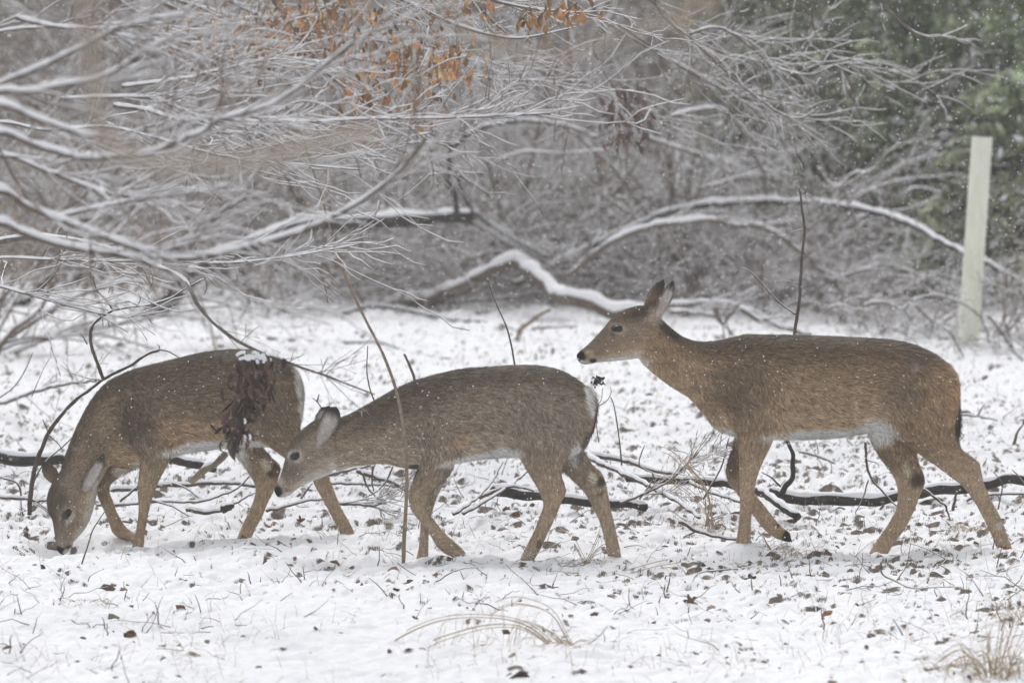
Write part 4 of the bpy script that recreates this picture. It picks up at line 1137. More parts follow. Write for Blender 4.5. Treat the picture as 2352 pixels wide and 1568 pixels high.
D1.stamps = [
 (255,1440,52,38,0,BLK,1,3,.15),(318,1408,20,26,-35,(.03,.026,.024),.95,3,.3),(300,1440,20,24,-30,(.6,.57,.53),.7,0,.3),(275,1375,60,26,0,(.30,.25,.21),.7,0,.4),
 (310,1200,58,44,58,(.48,.44,.38),.7,0,.3),(300,1190,37,29,58,(.05,.042,.036),.95,3,.2),(280,1235,18,24,20,(.06,.05,.04),.7,0,.4),(200,1200,44,28,0,(.09,.07,.055),.6,0,.4),(230,1090,80,90,0,(.075,.056,.04),.75,0,.5),
 (1850,290,30,130,14,(.66,.62,.57),.9,0,.35),(1868,420,24,110,0,(.6,.55,.5),.8,0,.35),
 (1675,905,48,44,-20,(.022,.018,.014),1,1,.35),(1620,860,30,50,35,(.56,.47,.36),.85,1,.35),(1700,940,30,80,15,(.22,.13,.07),.6,1,.4),
 (1150,735,200,34,8,WHITE,.95,0,.4),(1400,800,90,50,0,WHITE,.9,0,.4),(1650,760,130,20,-36,WHITE,.8,0,.5),(1450,900,70,70,-40,(.60,.56,.5),.7,1,.5),
 (700,930,100,34,-25,(.64,.6,.55),.9,1,.35),(980,640,40,110,25,(.36,.23,.13),.6,0,.6),(1040,580,120,70,0,(.26,.17,.10),.5,0,.6),(740,560,130,180,0,(.065,.050,.038),.7,0,.6),(1200,330,420,160,-6,(.10,.076,.054),.6,0,.6),(1650,480,140,220,0,(.12,.09,.062),.4,0,.6),(420,620,70,200,35,(.13,.10,.07),.5,0,.6),(1150,620,180,70,-6,(.30,.21,.135),.5,0,.6),
 (740,1350,36,34,0,(.55,.52,.48),.5,1,.4),(1500,1405,14,12,0,BLK,.8,0,.3),(2225,1340,16,14,0,BLK,.8,0,.3)]
for d in (D1, D2, D3): d.hairs = 150000
D3.root = (1300, 1440); D2.root = (1500, 1330); D1.root = (1300, 1400)
build_deer(D3, 'brown doe walking with its head raised, on the right in front of the cream post', 'deer walking through the snow')
build_deer(D2, 'grey brown young deer walking with lowered head, nose against the hock of the grazing deer', 'deer walking through the snow')
build_deer(D1, 'grazing deer with nose to the snow, a clump of dead leaves before its flank', 'deer walking through the snow')
# ================================================================== LOGS AND FALLEN BRANCHES
def YG(u, v): return float(G(u, v)[1])
yl = YG(880, 712)
stick('fallen_bough', 'crooked fallen bough under thick snow, bent like a roof, left of the doe', 'branch',
 [dict(p=E_((350,845),(460,825),(560,800),(780,765),(900,705),(1100,628),(1265,548),(1318,552),(1400,622),(1540,755),(1620,785),(1950,865),(2200,900)), r=16, r1=15, Y=[yl, yl, yl - .1, yl - .2, yl - .4, yl - .5, yl - .55, yl - .7, yl - 1.0, yl - 1.3, yl - 1.6, yl - 1.9, yl - 2.1], snow=1.5),
  dict(p=E_((1500,760),(1560,830),(1620,890),(1660,925)), r=13, Y=yl),
  dict(p=E_((700,820),(900,800),(1100,780),(1300,760),(1440,730)), r=5, Y=yl - .1, snow=1.2),
  dict(p=E_((1600,735),(1800,745),(2000,770),(2150,785)), r=6, Y=yl + .2, snow=1.2)], bark('pale brown bark', (.07, .055, .045), (.20, .16, .13), scale=22))
stick('fallen_log', 'dark fallen trunk with snow along its top, in the thicket left of the pinkish trunk', 'log',
 [dict(p=[(330,740),(440,640),(560,562),(640,538),(720,520),(830,512),(1000,497),(1085,495)], r=19, r1=15, Y=[13.2, 13.3, 13.4, 13.5, 13.5, 13.5, 13.5, 13.5], snow=.55),
  dict(p=[(1050,495),(1046,450),(1030,420),(1032,370),(1036,330)], r=7, r1=5, Y=13.4, snow=.3),
  dict(p=[(1036,345),(1080,305),(1160,282),(1240,280),(1340,302),(1372,318)], r=5.5, Y=13.4, snow=1.2),
  dict(p=[(1048,392),(1060,440),(1090,487),(1170,540),(1262,592)], r=5, Y=13.4, snow=1.3, twigs=5)], M_DARK)
stick('leaning_branch', 'thin snow edged branch standing crookedly right of the dark fallen trunk', 'branch',
 [dict(p=[(1118,370),(1130,410),(1140,460),(1160,510),(1230,580),(1300,650)], r=5, Y=13.5, snow=1.2, twigs=6), dict(p=[(1100,400),(1145,370),(1200,350),(1290,352),(1400,345)], r=3.6, Y=13.5, snow=1.1)], M_GREY)
stick('arching_branch', 'longest snowy branch, arching over the doe and passing behind the cream post', 'branch',
 [dict(p=[(1180,655),(1330,580),(1450,525),(1560,480),(1700,465),(1840,465),(1960,477),(2060,502),(2150,548),(2215,582),(2300,622),(2400,690),(2520,790)], r=7.5, r1=6, Y=[14, 14, 14, 14, 14, 13.8, 13.4, 12.9, 12.4, 12.0, 11.8, 11.6, 11.4], snow=1.3, twigs=10),
  dict(p=F_((680,400),(660,330),(655,280),(640,230)), r=6, r1=3, Y=14.0, snow=1.2)], M_DARK)
stick('arching_branch', 'snowy branch arching below the longest one and coming down behind the back of the doe', 'branch',
 [dict(p=[(1300,640),(1400,560),(1490,522),(1620,508),(1700,518),(1760,525),(1840,580),(1910,650),(1990,740),(2060,820)], r=7.5, r1=6, Y=12.6, snow=1.25, twigs=9),
  dict(p=F_((1080,920),(1250,860),(1370,830),(1450,780)), r=3.5, Y=12.6, snow=1.2), dict(p=F_((1060,930),(960,1010),(900,1080),(860,1150)), r=4, Y=12.6, snow=1.2)], M_GREY)
stick('arching_branch', 'pale frosted bough arching up at the centre of the evergreens', 'branch',
 [dict(p=F_((1150,590),(1300,500),(1450,470),(1530,380),(1600,330),(1690,310),(1790,345)), r=4, Y=13.6, snow=1.2), dict(p=F_((900,620),(1000,540),(1060,500),(1140,455)), r=3.6, Y=13.6, snow=1.2)], M_GREY)
stick('forked_twig', 'V shaped snowy twig hanging in front of the evergreens left of the cream post top', 'branch',
 [dict(p=F_((1010,180),(1060,260),(1140,300),(1230,220),(1350,200),(1450,90),(1540,20),(1560,-40)), r=3.6, Y=11.5, snow=1.2, twigs=4), dict(p=F_((1250,490),(1240,560),(1300,650),(1350,790)), r=3.2, Y=11.5, snow=1.1), dict(p=F_((1200,420),(1300,330),(1355,420)), r=3.0, Y=11.5, snow=1.1)], M_TWIG)
stick('crossing_branch', 'snowy branch rising from left to right across the thicket above the head of the doe', 'branch',
 [dict(p=F_((-100,570),(100,540),(320,470),(450,480)), r=4, Y=14, snow=1.2), dict(p=F_((-700,900),(-500,800),(-200,640),(0,490),(150,440)), r=5, Y=15, snow=1.2, twigs=5), dict(p=C_((240,1235),(420,1180),(620,1120),(760,1040),(880,990),(980,930)), r=3.6, Y=14, snow=1.0, twigs=5)], M_GREY)
stick('twisted_branch', 'snowy curved branch dropping steeply left of the evergreens', 'branch',
 [dict(p=C_((60,760),(170,730),(320,710),(430,750),(520,880),(620,1080),(660,1140),(670,1280)), r=4.4, Y=13, snow=1.2, twigs=10), dict(p=C_((-100,900),(0,935),(200,1000),(450,1135)), r=4.4, Y=13.5, snow=1.2, twigs=8)], M_GREY)
# arching thin canes over the right foot of the post and the brush heap
for k, (pp, lab) in enumerate([(F_((1560,1110),(1650,1040),(1760,1015),(1880,1040),(2020,1110),(2090,1200),(2130,1330)), 'thin snowy cane arching in front of the foot of the cream post'),
    (F_((1290,1100),(1350,1065),(1450,1060),(1560,1110),(1620,1180)), 'small snowy cane arching left of the foot of the cream post'),
    (F_((1050,1130),(1100,1090),(1180,1080),(1260,1130),(1320,1230)), 'small snowy cane arching just above the rump of the doe'),
    (F_((1640,1080),(1720,1150),(1860,1250),(1920,1350),(1990,1480)), 'snowy cane running down to the right below the foot of the cream post'),
    (F_((2120,1150),(2200,1250),(2300,1400),(2352,1440)), 'thin snowy cane at the right edge beyond the cream post')]):
    stick('arching_cane', lab, 'branch', [dict(p=pp, r=3.4, Y=10.3 - .15 * k, snow=1.2, twigs=5, twl=.25)], M_GREY)
for k, (pp, lab, r) in enumerate([(F_((0,1080),(150,1070),(330,1060),(560,1110),(800,1230)), 'snow covered branch lying behind the neck of the doe', 6),
    (F_((40,1120),(180,1130),(330,1150),(450,1260)), 'thick white snow covered stick behind the nape of the doe', 6),
    (F_((330,1100),(380,1200),(420,1160),(480,1080),(555,1000)), 'short upright stub with a cap of snow behind the back of the doe', 6),
    (F_((500,1110),(640,1180),(800,1230),(960,1270)), 'slanting snowy stick behind the back of the doe', 7)]):
    stick('fallen_branch', lab, 'branch', [dict(p=pp, r=r, Y=10.6 - .2 * k, snow=1.4, twigs=4, twl=.25)], M_GREY)
# ---- middle distance, on the snow
stick('broken_branch', 'forked broken branch standing out of the snow below the crooked fallen bough', 'branch',
 [dict(p=E_((1220,1110),(1290,1040),(1310,985),(1400,900),(1500,845)), r=6, r1=5, Y=YG(1170,800), snow=1.1), dict(p=E_((1380,970),(1500,960),(1680,955)), r=4, Y=YG(1170,800) + .1)], M_TAN)
stick('fallen_branch', 'long thin snowy branch lying from the left under the crooked fallen bough', 'branch', [dict(p=E_((150,900),(350,870),(600,890),(900,940),(1150,985),(1300,1020)), r=5, r1=3, snow=1.2)], M_DARK)
stick('fallen_branch', 'thin pale branch lying on the snow above the back of the middle deer', 'branch', [dict(p=E_((-350,1075),(-50,1085),(150,1100),(380,1110),(600,1160),(850,1215)), r=4, r1=2, snow=1.1)], M_GREY)
stick('tree_stump', 'dark forked stump and root at the left edge above the grazing deer', 'stump',
 [dict(p=D_((-80,730),(60,705),(160,660),(240,610),(300,540),(345,470)), r=11, r1=8, Y=YG(60,716), snow=.9), dict(p=D_((-60,650),(80,690),(200,720),(320,740)), r=11, r1=4, Y=YG(60,716), snow=1.0), dict(p=D_((0,600),(100,620),(200,690)), r=4, Y=YG(60,716), snow=1.0)], M_DARK)
stick('fallen_branch', 'dark short log slanting through the snow above the rump of the grazing deer', 'branch', [dict(p=D_((1440,450),(1500,500),(1620,570),(1740,650)), r=8, r1=6, Y=YG(610,690), snow=.7), dict(p=D_((1630,640),(1610,700),(1560,780)), r=3.5, Y=YG(560,730), snow=.3)], M_DARK)
stick('fallen_branch', 'snow edged branch rising from the left edge toward the withers of the grazing deer', 'branch', [dict(p=D_((-60,1350),(100,1300),(250,1245),(450,1200),(650,1175)), r=4.6, r1=3, Y=[6.2,5.4,4.6,4.0,3.4], snow=1.3, twigs=6, twl=.25)], M_GREY)
# ---- the sapling crossing the shoulder of the grazing deer
stick('bare_sapling', 'dark bare sapling bending over the withers of the grazing deer, rooted left of its head', 'sapling',
 [dict(p=[(68,1182),(72,1120),(85,1060),(112,995),(160,930),(205,895),(240,868),(300,838),(340,812),(365,803)], r=6, r1=3.4, Y=.75, snow=.25),
  dict(p=[(237,870),(222,830),(209,790),(212,750),(232,728),(260,712)], r=4.2, r1=3.4, Y=.7, snow=.2), dict(p=[(260,712),(245,690),(222,665),(213,632)], r=2.6, Y=.7, snow=0),
  dict(p=[(260,712),(300,705),(340,700),(390,685),(430,660),(470,640)], r=3, r1=1.6, Y=.7, snow=.3), dict(p=[(310,704),(322,690),(318,672)], r=1.5, Y=.7, snow=0),
  dict(p=[(200,790),(190,772),(185,765)], r=1.6, Y=.7, snow=0), dict(p=[(365,803),(385,806),(410,820)], r=2, r1=1.4, Y=.75, snow=.2), dict(p=[(365,803),(366,795),(360,790)], r=1.3, Y=.75, snow=0),
  dict(p=[(75,1110),(100,1065),(150,1020),(170,1000)], r=2.2, Y=.72, snow=.7), dict(p=[(112,995),(103,975),(98,962)], r=1.6, Y=.72, snow=0), dict(p=[(112,998),(135,1020),(143,1032)], r=1.8, Y=.72, snow=.3),
  dict(p=[(235,873),(200,868),(160,855)], r=1.4, Y=.72, snow=0)], M_TWIGD, amp=.5)
stick('thin_sapling', 'long thin tan sapling crossing the shoulder and foreleg of the middle deer', 'sapling',
 [dict(p=[(926,1312),(928,1240),(933,1150),(934,1060),(925,970),(905,880),(878,810),(840,735),(808,670),(780,600),(757,520),(738,450),(715,380),(690,300)], r=4.8, r1=2, Y=-.55, snow=0)], M_TAN, amp=.2)
stick('upright_twig', 'straight dark twig rising behind the back of the doe', 'sapling',
 [dict(p=[(1822,800),(1826,760),(1836,690),(1839,640),(1843,580),(1848,530),(1842,480),(1837,432)], r=4.2, r1=2.4, Y=.9, snow=0), dict(p=[(1845,527),(1825,532),(1797,545)], r=1.4, Y=.9, snow=0),
  dict(p=[(1827,722),(1800,703),(1775,680),(1745,645),(1720,622),(1697,613)], r=1.9, Y=.9, snow=0), dict(p=[(1834,652),(1800,645),(1768,650)], r=1.2, Y=.9, snow=0)], M_TWIGD, amp=.4)
stick('upright_twig', 'thin dark twig standing in the snow left of the sapling that crosses the middle deer', 'sapling', [dict(p=H2((745,420),(725,350),(700,280),(680,180),(682,60),(685,10)), r=2.2, r1=1, Y=.6, snow=0)], M_TWIGD, amp=.4)
stick('upright_twig', 'stout pale stub of a twig rising behind the withers of the middle deer', 'sapling', [dict(p=H2((975,250),(965,195),(940,130),(908,62)), r=3.6, r1=2.6, Y=.7, snow=.2)], M_GREY, amp=.4)
stick('upright_twig', 'slender dark twig rising from behind the back of the middle deer toward the snowy bough', 'sapling', [dict(p=E_((1278,1260),(1270,1200),(1250,1080),(1215,950),(1160,830),(1120,730),(1095,650)), r=2.6, r1=1, Y=1.0, snow=0)], M_TWIGD, amp=.4)
stick('upright_twig', 'small forked twig behind the ears of the middle deer', 'sapling', [dict(p=H2((415,420),(400,390),(372,350),(345,330)), r=2, r1=1, Y=.4, snow=0), dict(p=H2((374,350),(382,325),(386,305)), r=1.8, Y=.4, snow=0)], M_TWIGD, amp=.4)
stick('upright_twig', 'short dark twig standing right of the rump of the middle deer', 'sapling', [dict(p=H1((310,1010),(300,900),(285,790),(268,700),(255,668)), r=2, r1=1, Y=.3, snow=0)], M_TWIGD, amp=.4)
sh_ = stick('dry_weed', 'dry weed stem with one dark round seed head behind the tail of the middle deer', 'plant',
 [dict(p=H2((2085,470),(2088,385),(2115,340),(2122,270)), r=1.4, Y=.35, snow=0), dict(p=H2((2088,385),(2150,345),(2176,290),(2170,262)), r=1.2, Y=.35, snow=0), dict(p=H2((2100,600),(2088,520),(2085,470)), r=1.5, Y=.35, snow=0)], M_TAN, amp=.4)
g = np.random.default_rng(55)
c0 = P(588 + .375 * 2092, 790 + .375 * 240, .35)
big_leaves('seed_head', c0 + g.normal(0, .0095, (46, 3)) + np.array([0, 0, .01]), np.full(46, .012), (.055, .05, .05), sh_, tuple(c0), g, .2, .3, aspect=1.5)

# ---- logs and sticks on the ground behind the feet
stick('fallen_log', 'long dark log with snow on top lying behind the hind legs of the doe', 'log', [dict(p=H1((1050,1150),(1200,1170),(1300,1182),(1600,1176),(1900,1138),(2120,1100),(2340,1082),(2600,1060)), r=14, r1=12, snow=.5, Y=1.5)], M_DARK)
stick('fallen_log', 'dark log in the snow between the hind legs of the middle deer', 'log', [dict(p=H2((1440,890),(1600,915),(1780,935),(1900,948),(2100,966),(2400,990)), r=14, r1=10, snow=.5, Y=1.35)], M_DARK)
stick('fallen_log', 'dark log topped with snow at the left edge behind the grazing deer', 'log', [dict(p=H3((-260,830),(0,825),(140,830),(320,835),(480,850)), r=16, r1=11, snow=.5, Y=2.9)], M_DARK)
stick('fallen_log', 'dark log end in the snow under the belly of the grazing deer', 'log', [dict(p=H3((980,830),(1080,850),(1200,880),(1300,900)), r=13, r1=9, snow=.5, Y=2.3)], M_DARK)
stick('cut_log', 'short barkless yellowish log tilted in the snow under the leaf clump', 'log', [dict(p=H3((1130,980),(1200,920),(1290,860),(1375,795)), r=9, r1=8, snow=1.4, Y=1.6)], bark('bare wood', (.07, .055, .042), (.36, .29, .20), scale=11))
stick('dead_branch', 'thick dark forked branch with an upright arm behind the forelegs of the doe', 'branch',
 [dict(p=H1((330,1075),(500,1085),(700,1092),(850,1105),(980,1135),(1090,1200),(1200,1272)), r=7.5, r1=9, snow=.9, Y=[1.6,1.6,1.5,1.4,1.2,.9,.7]),
  dict(p=H1((1090,1180),(1140,1110),(1170,1050),(1172,985),(1160,930),(1135,880),(1090,800)), r=5.4, r1=3.6, snow=.2, Y=1.0), dict(p=H1((1110,1120),(1060,1070),(1015,1045)), r=1.8, snow=.4, Y=1.1)], M_DARK)
stick('dead_branch', 'long straight snow edged stick slanting down left of the forelegs of the doe', 'branch', [dict(p=H1((130,970),(250,1020),(420,1100),(560,1175),(640,1225),(700,1275)), r=5.5, r1=3.5, snow=1, Y=[1.9,1.7,1.4,1.1,.8,.6])], M_TWIGD)
stick('dead_branch', 'thinner stick crossing above the long straight one left of the forelegs of the doe', 'branch', [dict(p=H1((150,955),(330,988),(470,1035),(600,1062),(720,1130),(900,1195)), r=5, r1=3, snow=1, Y=[2.1,2.0,1.8,1.6,1.4,1.1])], M_TWIGD)
stick('dead_branch', 'brushy dead branch with many side twigs left of the forelegs of the doe', 'branch',
 [dict(p=H1((300,1200),(430,1150),(560,1080),(640,1000),(700,940)), r=2.6, snow=.5, Y=1.2, twigs=12, twl=.22), dict(p=H1((720,1180),(760,1110),(810,1020),(850,865)), r=2, snow=0, Y=1.2), dict(p=H1((400,1180),(470,1060),(400,1010),(425,905)), r=1.7, snow=0, Y=1.3), dict(p=H1((600,1290),(690,1340),(800,1370),(960,1395)), r=4, snow=.9, Y=-.05), dict(p=H1((640,1295),(680,1340),(620,1370)), r=2.6, snow=.4, Y=-.02)], M_TWIGD)
stick('dead_branch', 'thin curved stick on the snow under the belly of the doe', 'branch', [dict(p=H1((1200,940),(1350,985),(1420,1030),(1460,1072)), r=2.6, snow=.4, Y=3.2), dict(p=H1((1290,1112),(1380,1085),(1480,1073),(1640,1078),(1950,1075)), r=3.2, snow=.8, Y=3.0)], M_TWIGD)
stick('dead_branch', 'thin dark twig curving down in front of the far hind leg of the doe', 'branch', [dict(p=H1((1535,890),(1540,980),(1560,1070),(1620,1140),(1690,1210),(1800,1250)), r=2.5, r1=1.6, snow=.3, Y=1.2), dict(p=H1((1550,1080),(1520,1180),(1470,1270)), r=1.5, snow=.3, Y=1.1), dict(p=H1((1545,985),(1580,995),(1605,1010)), r=1.2, snow=0, Y=1.2)], M_TWIGD)
stick('dead_branch', 'hooked dark twig between the hind legs of the doe', 'branch', [dict(p=H1((1825,1125),(1890,1175),(1940,1220),(1958,1285)), r=3, r1=1.8, snow=.5, Y=.8)], M_TWIGD)
stick('dead_branch', 'crossed snowy sticks behind the near hind leg of the doe', 'branch', [dict(p=H1((1980,1240),(2060,1180),(2150,1160),(2400,1150)), r=3.6, snow=1, Y=1.4), dict(p=H1((1970,1235),(1985,1190),(1995,1140)), r=3, snow=.3, Y=1.0), dict(p=H1((2200,1240),(2220,1100),(2175,1040)), r=1.4, snow=0, Y=1.0), dict(p=H1((2340,1110),(2300,1060),(2270,1030)), r=1.6, snow=0, Y=1.1)], M_TWIGD)
stick('dead_branch', 'dark twig slanting up at the right edge behind the rump of the doe', 'branch', [dict(p=H1((2280,905),(2300,850),(2340,770)), r=3, snow=.6, Y=3.5), dict(p=H1((2010,755),(2100,765),(2200,785)), r=2.4, snow=.8, Y=5), dict(p=H1((2100,760),(2120,720),(2135,700)), r=1.8, snow=.2, Y=5)], M_TWIGD)
stick('dead_branch', 'long bare forked stick rising to the right under the belly of the middle deer', 'branch',
 [dict(p=H2((1210,1042),(1300,980),(1380,915),(1450,830),(1510,720)), r=3.6, r1=2.4, snow=.3, Y=[.5,.6,.8,.9,1.0]), dict(p=H2((1270,1035),(1400,960),(1560,860),(1655,785),(1720,740)), r=3.6, r1=2.4, snow=.5, Y=[.6,.9,1.3,1.6,1.7]), dict(p=H2((1370,940),(1500,885),(1600,872),(1700,900)), r=3.6, snow=1.0, Y=1.2)], M_TWIGD)
stick('dead_branch', 'brushy dead branch lying below the neck of the middle deer', 'branch',
 [dict(p=H2((440,800),(520,785),(600,765),(700,740)), r=3.6, r1=3, snow=.3, Y=1.8), dict(p=H2((620,770),(720,810),(850,850),(930,905)), r=5, snow=1, Y=1.7), dict(p=H2((650,780),(680,870),(730,930),(790,970)), r=2, snow=.2, Y=1.3),
  dict(p=H2((838,745),(800,830),(740,900),(655,945)), r=2, snow=.2, Y=1.3), dict(p=H2((720,740),(712,830),(720,900)), r=2, snow=.1, Y=1.4), dict(p=H2((460,850),(600,855),(760,862),(880,870)), r=3, snow=1, Y=2.2, twigs=8, twl=.2), dict(p=H2((420,975),(560,975),(700,985),(800,975)), r=3.4, snow=1, Y=1.0, twigs=10, twl=.18)], M_TWIGD)
stick('dead_branch', 'snowy branch curving from below the nose of the middle deer to its neck', 'branch', [dict(p=H2((60,1020),(160,1000),(300,960),(470,945)), r=3.6, r1=2.2, snow=1, Y=.9), dict(p=H2((275,945),(320,880),(345,850)), r=2, snow=.2, Y=1.0)], M_TWIGD)
stick('dead_branch', 'long snow covered stick lying behind the forelegs of the grazing deer', 'branch', [dict(p=H3((500,1050),(700,1030),(900,1008),(1150,1000),(1400,992),(1570,1012)), r=5, r1=4, snow=1.2, Y=2.2)], M_TWIGD)
stick('dead_branch', 'thin stick curving up to the right under the belly of the grazing deer', 'branch', [dict(p=H3((490,1140),(700,1135),(900,1118),(1200,1115),(1330,1075),(1440,1030),(1530,935)), r=2.9, r1=2, snow=.6, Y=1.3), dict(p=H3((860,1105),(1000,1150),(1120,1218)), r=1.9, snow=.9, Y=1.0), dict(p=H3((650,1120),(760,1020),(850,960)), r=2.6, snow=.6, Y=1.5), dict(p=H3((1000,990),(1100,1030),(1180,1090)), r=1.8, snow=.9, Y=1.4)], M_TWIGD)
stick('dead_branch', 'thin stick lying in front of the hind hock of the grazing deer', 'branch', [dict(p=H3((1380,1130),(1430,1130),(1500,1085),(1560,1060)), r=2.4, snow=.7, Y=1.0), dict(p=H3((1100,1170),(1250,1190),(1400,1165)), r=5, snow=1.2, Y=.9), dict(p=H3((1340,1175),(1380,1150),(1420,1140)), r=8, snow=.4, Y=.9, m=M_DARK)], M_TWIGD)
stick('dead_branch', 'snowy stick at the left edge crossing the foot of the bare sapling', 'branch', [dict(p=H3((-200,1085),(0,1098),(100,1110),(160,1108)), r=4, snow=1.2, Y=1.3, twigs=5, twl=.2), dict(p=H3((-170,950),(-40,1000),(-10,1200),(30,1260)), r=2, snow=.7, Y=1.3)], M_TWIGD)
# ---- foreground twigs
stick('twig', 'thin forked twig rising from the snow right of the nose of the grazing deer', 'twig', [dict(p=H3((380,1565),(430,1420),(465,1310),(520,1220),(548,1180)), r=1.9, r1=1.2, snow=.1, Y=-.6), dict(p=H3((455,1330),(430,1345),(415,1355)), r=1, snow=0, Y=-.6)], M_TWIGD, amp=.4)
stick('twig', 'long thin twig lying over the snow below the forelegs of the doe', 'twig', [dict(p=K_((155,975),(230,895),(400,860),(560,810),(700,750),(850,670)), r=2.2, r1=1.2, snow=.4)], M_TWIGD, amp=.5)
stick('twig', 'forked dark twig on the snow below the far hind foot of the doe', 'twig', [dict(p=K_((1418,770),(1425,850),(1520,905),(1610,945),(1800,940),(1900,938)), r=2.2, snow=.5, Y=-1.6), dict(p=K_((1520,900),(1560,840),(1610,775)), r=1.6, snow=.2, Y=-1.6), dict(p=K_((1830,935),(1825,905)), r=1.2, snow=0, Y=-1.6)], M_TWIGD, amp=.5)
stick('twig', 'dark twig on the snow right of the foot of the tan sapling', 'twig', [dict(p=J_((375,780),(440,830),(550,890)), r=1.6, snow=.4, Y=-.9), dict(p=J_((560,920),(640,900),(712,852),(820,815),(900,812)), r=2, snow=.4, Y=-1.1)], M_TWIGD, amp=.5)
stick('twig', 'short dark twig standing obliquely in the snow below the foreleg of the middle deer', 'twig', [dict(p=J_((310,1000),(250,930),(188,878)), r=1.6, snow=0, Y=-1.6)], M_TWIGD, amp=.5)
stick('twig', 'small dark twig lying right of the arched dry grass', 'twig', [dict(p=J_((1575,1345),(1680,1270),(1748,1195)), r=1.5, snow=.2, Y=-3.0), dict(p=J_((1690,1262),(1660,1240)), r=1, snow=0, Y=-3.0)], M_TWIGD, amp=.5)
stick('twig', 'short dark twig standing out of the snow in the lower right', 'twig', [dict(p=K_((1560,1255),(1530,1200),(1500,1150)), r=1.8, snow=0, Y=-2.8), dict(p=K_((1465,1230),(1530,1280)), r=1.2, snow=.2, Y=-2.8)], M_TWIGD, amp=.5)
stick('twig', 'thin dark twig lying at the left edge below the head of the grazing deer', 'twig', [dict(p=[(-20,1330),(20,1332),(45,1318)], r=1.4, snow=.3, Y=-.9)], M_TWIGD, amp=.5)
stick('twig', 'small angled twig left of the upright reddish leaf', 'twig', [dict(p=D_((575,2490),(590,2455),(680,2405)), r=1.3, snow=.3, Y=-1.3)], M_TWIGD, amp=.5)
stick('twig', 'long curved twig poking up at the left edge beside the grazing deer', 'twig', [dict(p=[(-20,925),(30,890),(55,855),(76,808)], r=1.9, r1=1.1, snow=.3, Y=3.0)], M_TWIGD, amp=.5)

# ================================================================== CREAM POST
pr = 23.5 * PX(10.9)
T = Tubes()
pa = P(2221, 815, 10.9); pb = P(2256, 316, 10.9)
ax_ = (pb - pa) / np.linalg.norm(pb - pa)
root = thing('fence_post', 'smooth cream coloured round post, slightly tilted, standing before the evergreens on the right', 'post', tuple(pa))
m, nt, b = mat('cream plastic', .45, .4)
nt.links.new(ramp(nt, noise(nt, 6, 5, .6, stretch=(3, 3, .7)), [(.3, (.64, .65, .54)), (.7, (.78, .79, .68))]), b.inputs['Base Color'])
th = np.linspace(0, 2 * np.pi, 40, endpoint=False)
xx_ = np.cross(ax_, [0, 1, 0]); xx_ /= np.linalg.norm(xx_); yy_ = np.cross(xx_, ax_)
def ring(c, r): return c + np.cos(th)[:, None] * xx_ * r + np.sin(th)[:, None] * yy_ * r
rings = [ring(pa - ax_ * .35, pr * 1.12), ring(pa, pr * 1.1), ring(pa * .5 + pb * .5, pr * 1.02), ring(pb - ax_ * .004, pr), ring(pb, pr * .985), ring(pb, pr * .86), ring(pb - ax_ * .12, pr * .86), ring(pb - ax_ * .12, pr * .01)]
mesh_from('tube', np.vstack(rings), [loft_faces(len(rings), 40, 0)], m, root, True, loc=tuple(pa))
S = Tubes(); c_ = pa + (pb - pa) * .74 + xx_ * pr * 1.0 * (1 if xx_[0] > 0 else -1)
S.add(np.array([c_ + ax_ * .01, c_, c_ - ax_ * .02]), [.004, .010, .005], 6); S.build('snow', M_SNOW, root, loc=tuple(pa))
S = Tubes(); t_ = np.linspace(.3, 3.3, 14)
S.add(np.array([pb + np.cos(a) * xx_ * pr * .92 + np.sin(a) * yy_ * pr * .92 for a in t_ + 2.4]), .005, 6); S.build('rim_snow', M_SNOW, root, loc=tuple(pa))

# ================================================================== DEAD LEAVES ONE CAN POINT TO
def dead_leaf(u, v, size, col, label, seed, kind='oval', up=.25, group='dead leaves on the snow', mode=0):
    g = np.random.default_rng(seed); p = G(u, v)
    n = 15; th = np.linspace(0, 2 * np.pi, 3 * n, endpoint=False)
    if kind == 'star':
        r = .42 + .58 * np.abs(np.cos(th * 2.5)) ** 1.7; r *= 1 - .35 * (np.cos(th) < -.8)
    else:
        r = .52 + .06 * np.sin(th * 9); r = r / np.sqrt((np.cos(th) * .62) ** 2 + (np.sin(th)) ** 2) * .62
        r *= 1 + .25 * np.clip(np.cos(th), 0, 1) ** 6
    r = r * g.uniform(.92, 1.08, len(th)) * size / 2
    K = [0, .35, .7, 1.0]; V = [np.zeros((1, 3))]
    for k in K[1:]:
        xx = np.cos(th) * r * k; yy = np.sin(th) * r * k
        zz = g.uniform(.5, 1.4) * 0 + (xx * xx * g_c[0] + yy * yy * g_c[1]) / size + .10 * size * pn(xx / size * 4 + seed, yy / size * 4, 3)
        V.append(np.stack([xx, yy, zz], 1))
    V = np.vstack(V)
    a = g.uniform(0, 6.28); e = up
    ca, sa = math.cos(a), math.sin(a); V = V @ np.array([[ca, sa, 0], [-sa, ca, 0], [0, 0, 1]])
    # lean it up toward the camera side
    ce, se = math.cos(e), math.sin(e); V = V @ np.array([[1, 0, 0], [0, ce, se], [0, -se, ce]])
    V[:, 2] -= np.percentile(V[:, 2], 22)
    m_ = len(th); j = np.arange(m_); jn = (j + 1) % m_
    f3 = np.stack([j * 0, 1 + j, 1 + jn], 1); f4 = np.vstack([np.stack([1 + k * m_ + j, 1 + (k + 1) * m_ + j, 1 + (k + 1) * m_ + jn, 1 + k * m_ + jn], 1) for k in range(2)])
    c = np.array(col) * (1 + .25 * pn(V[:, 0] / size * 6, V[:, 1] / size * 6, seed))[:, None]
    o = mesh_from('dead_leaf', V + p, [f3, f4], M_LEAF, None, True, np.clip(c, .01, .8), loc=tuple(p))
    tag(o, label, 'leaf', group)
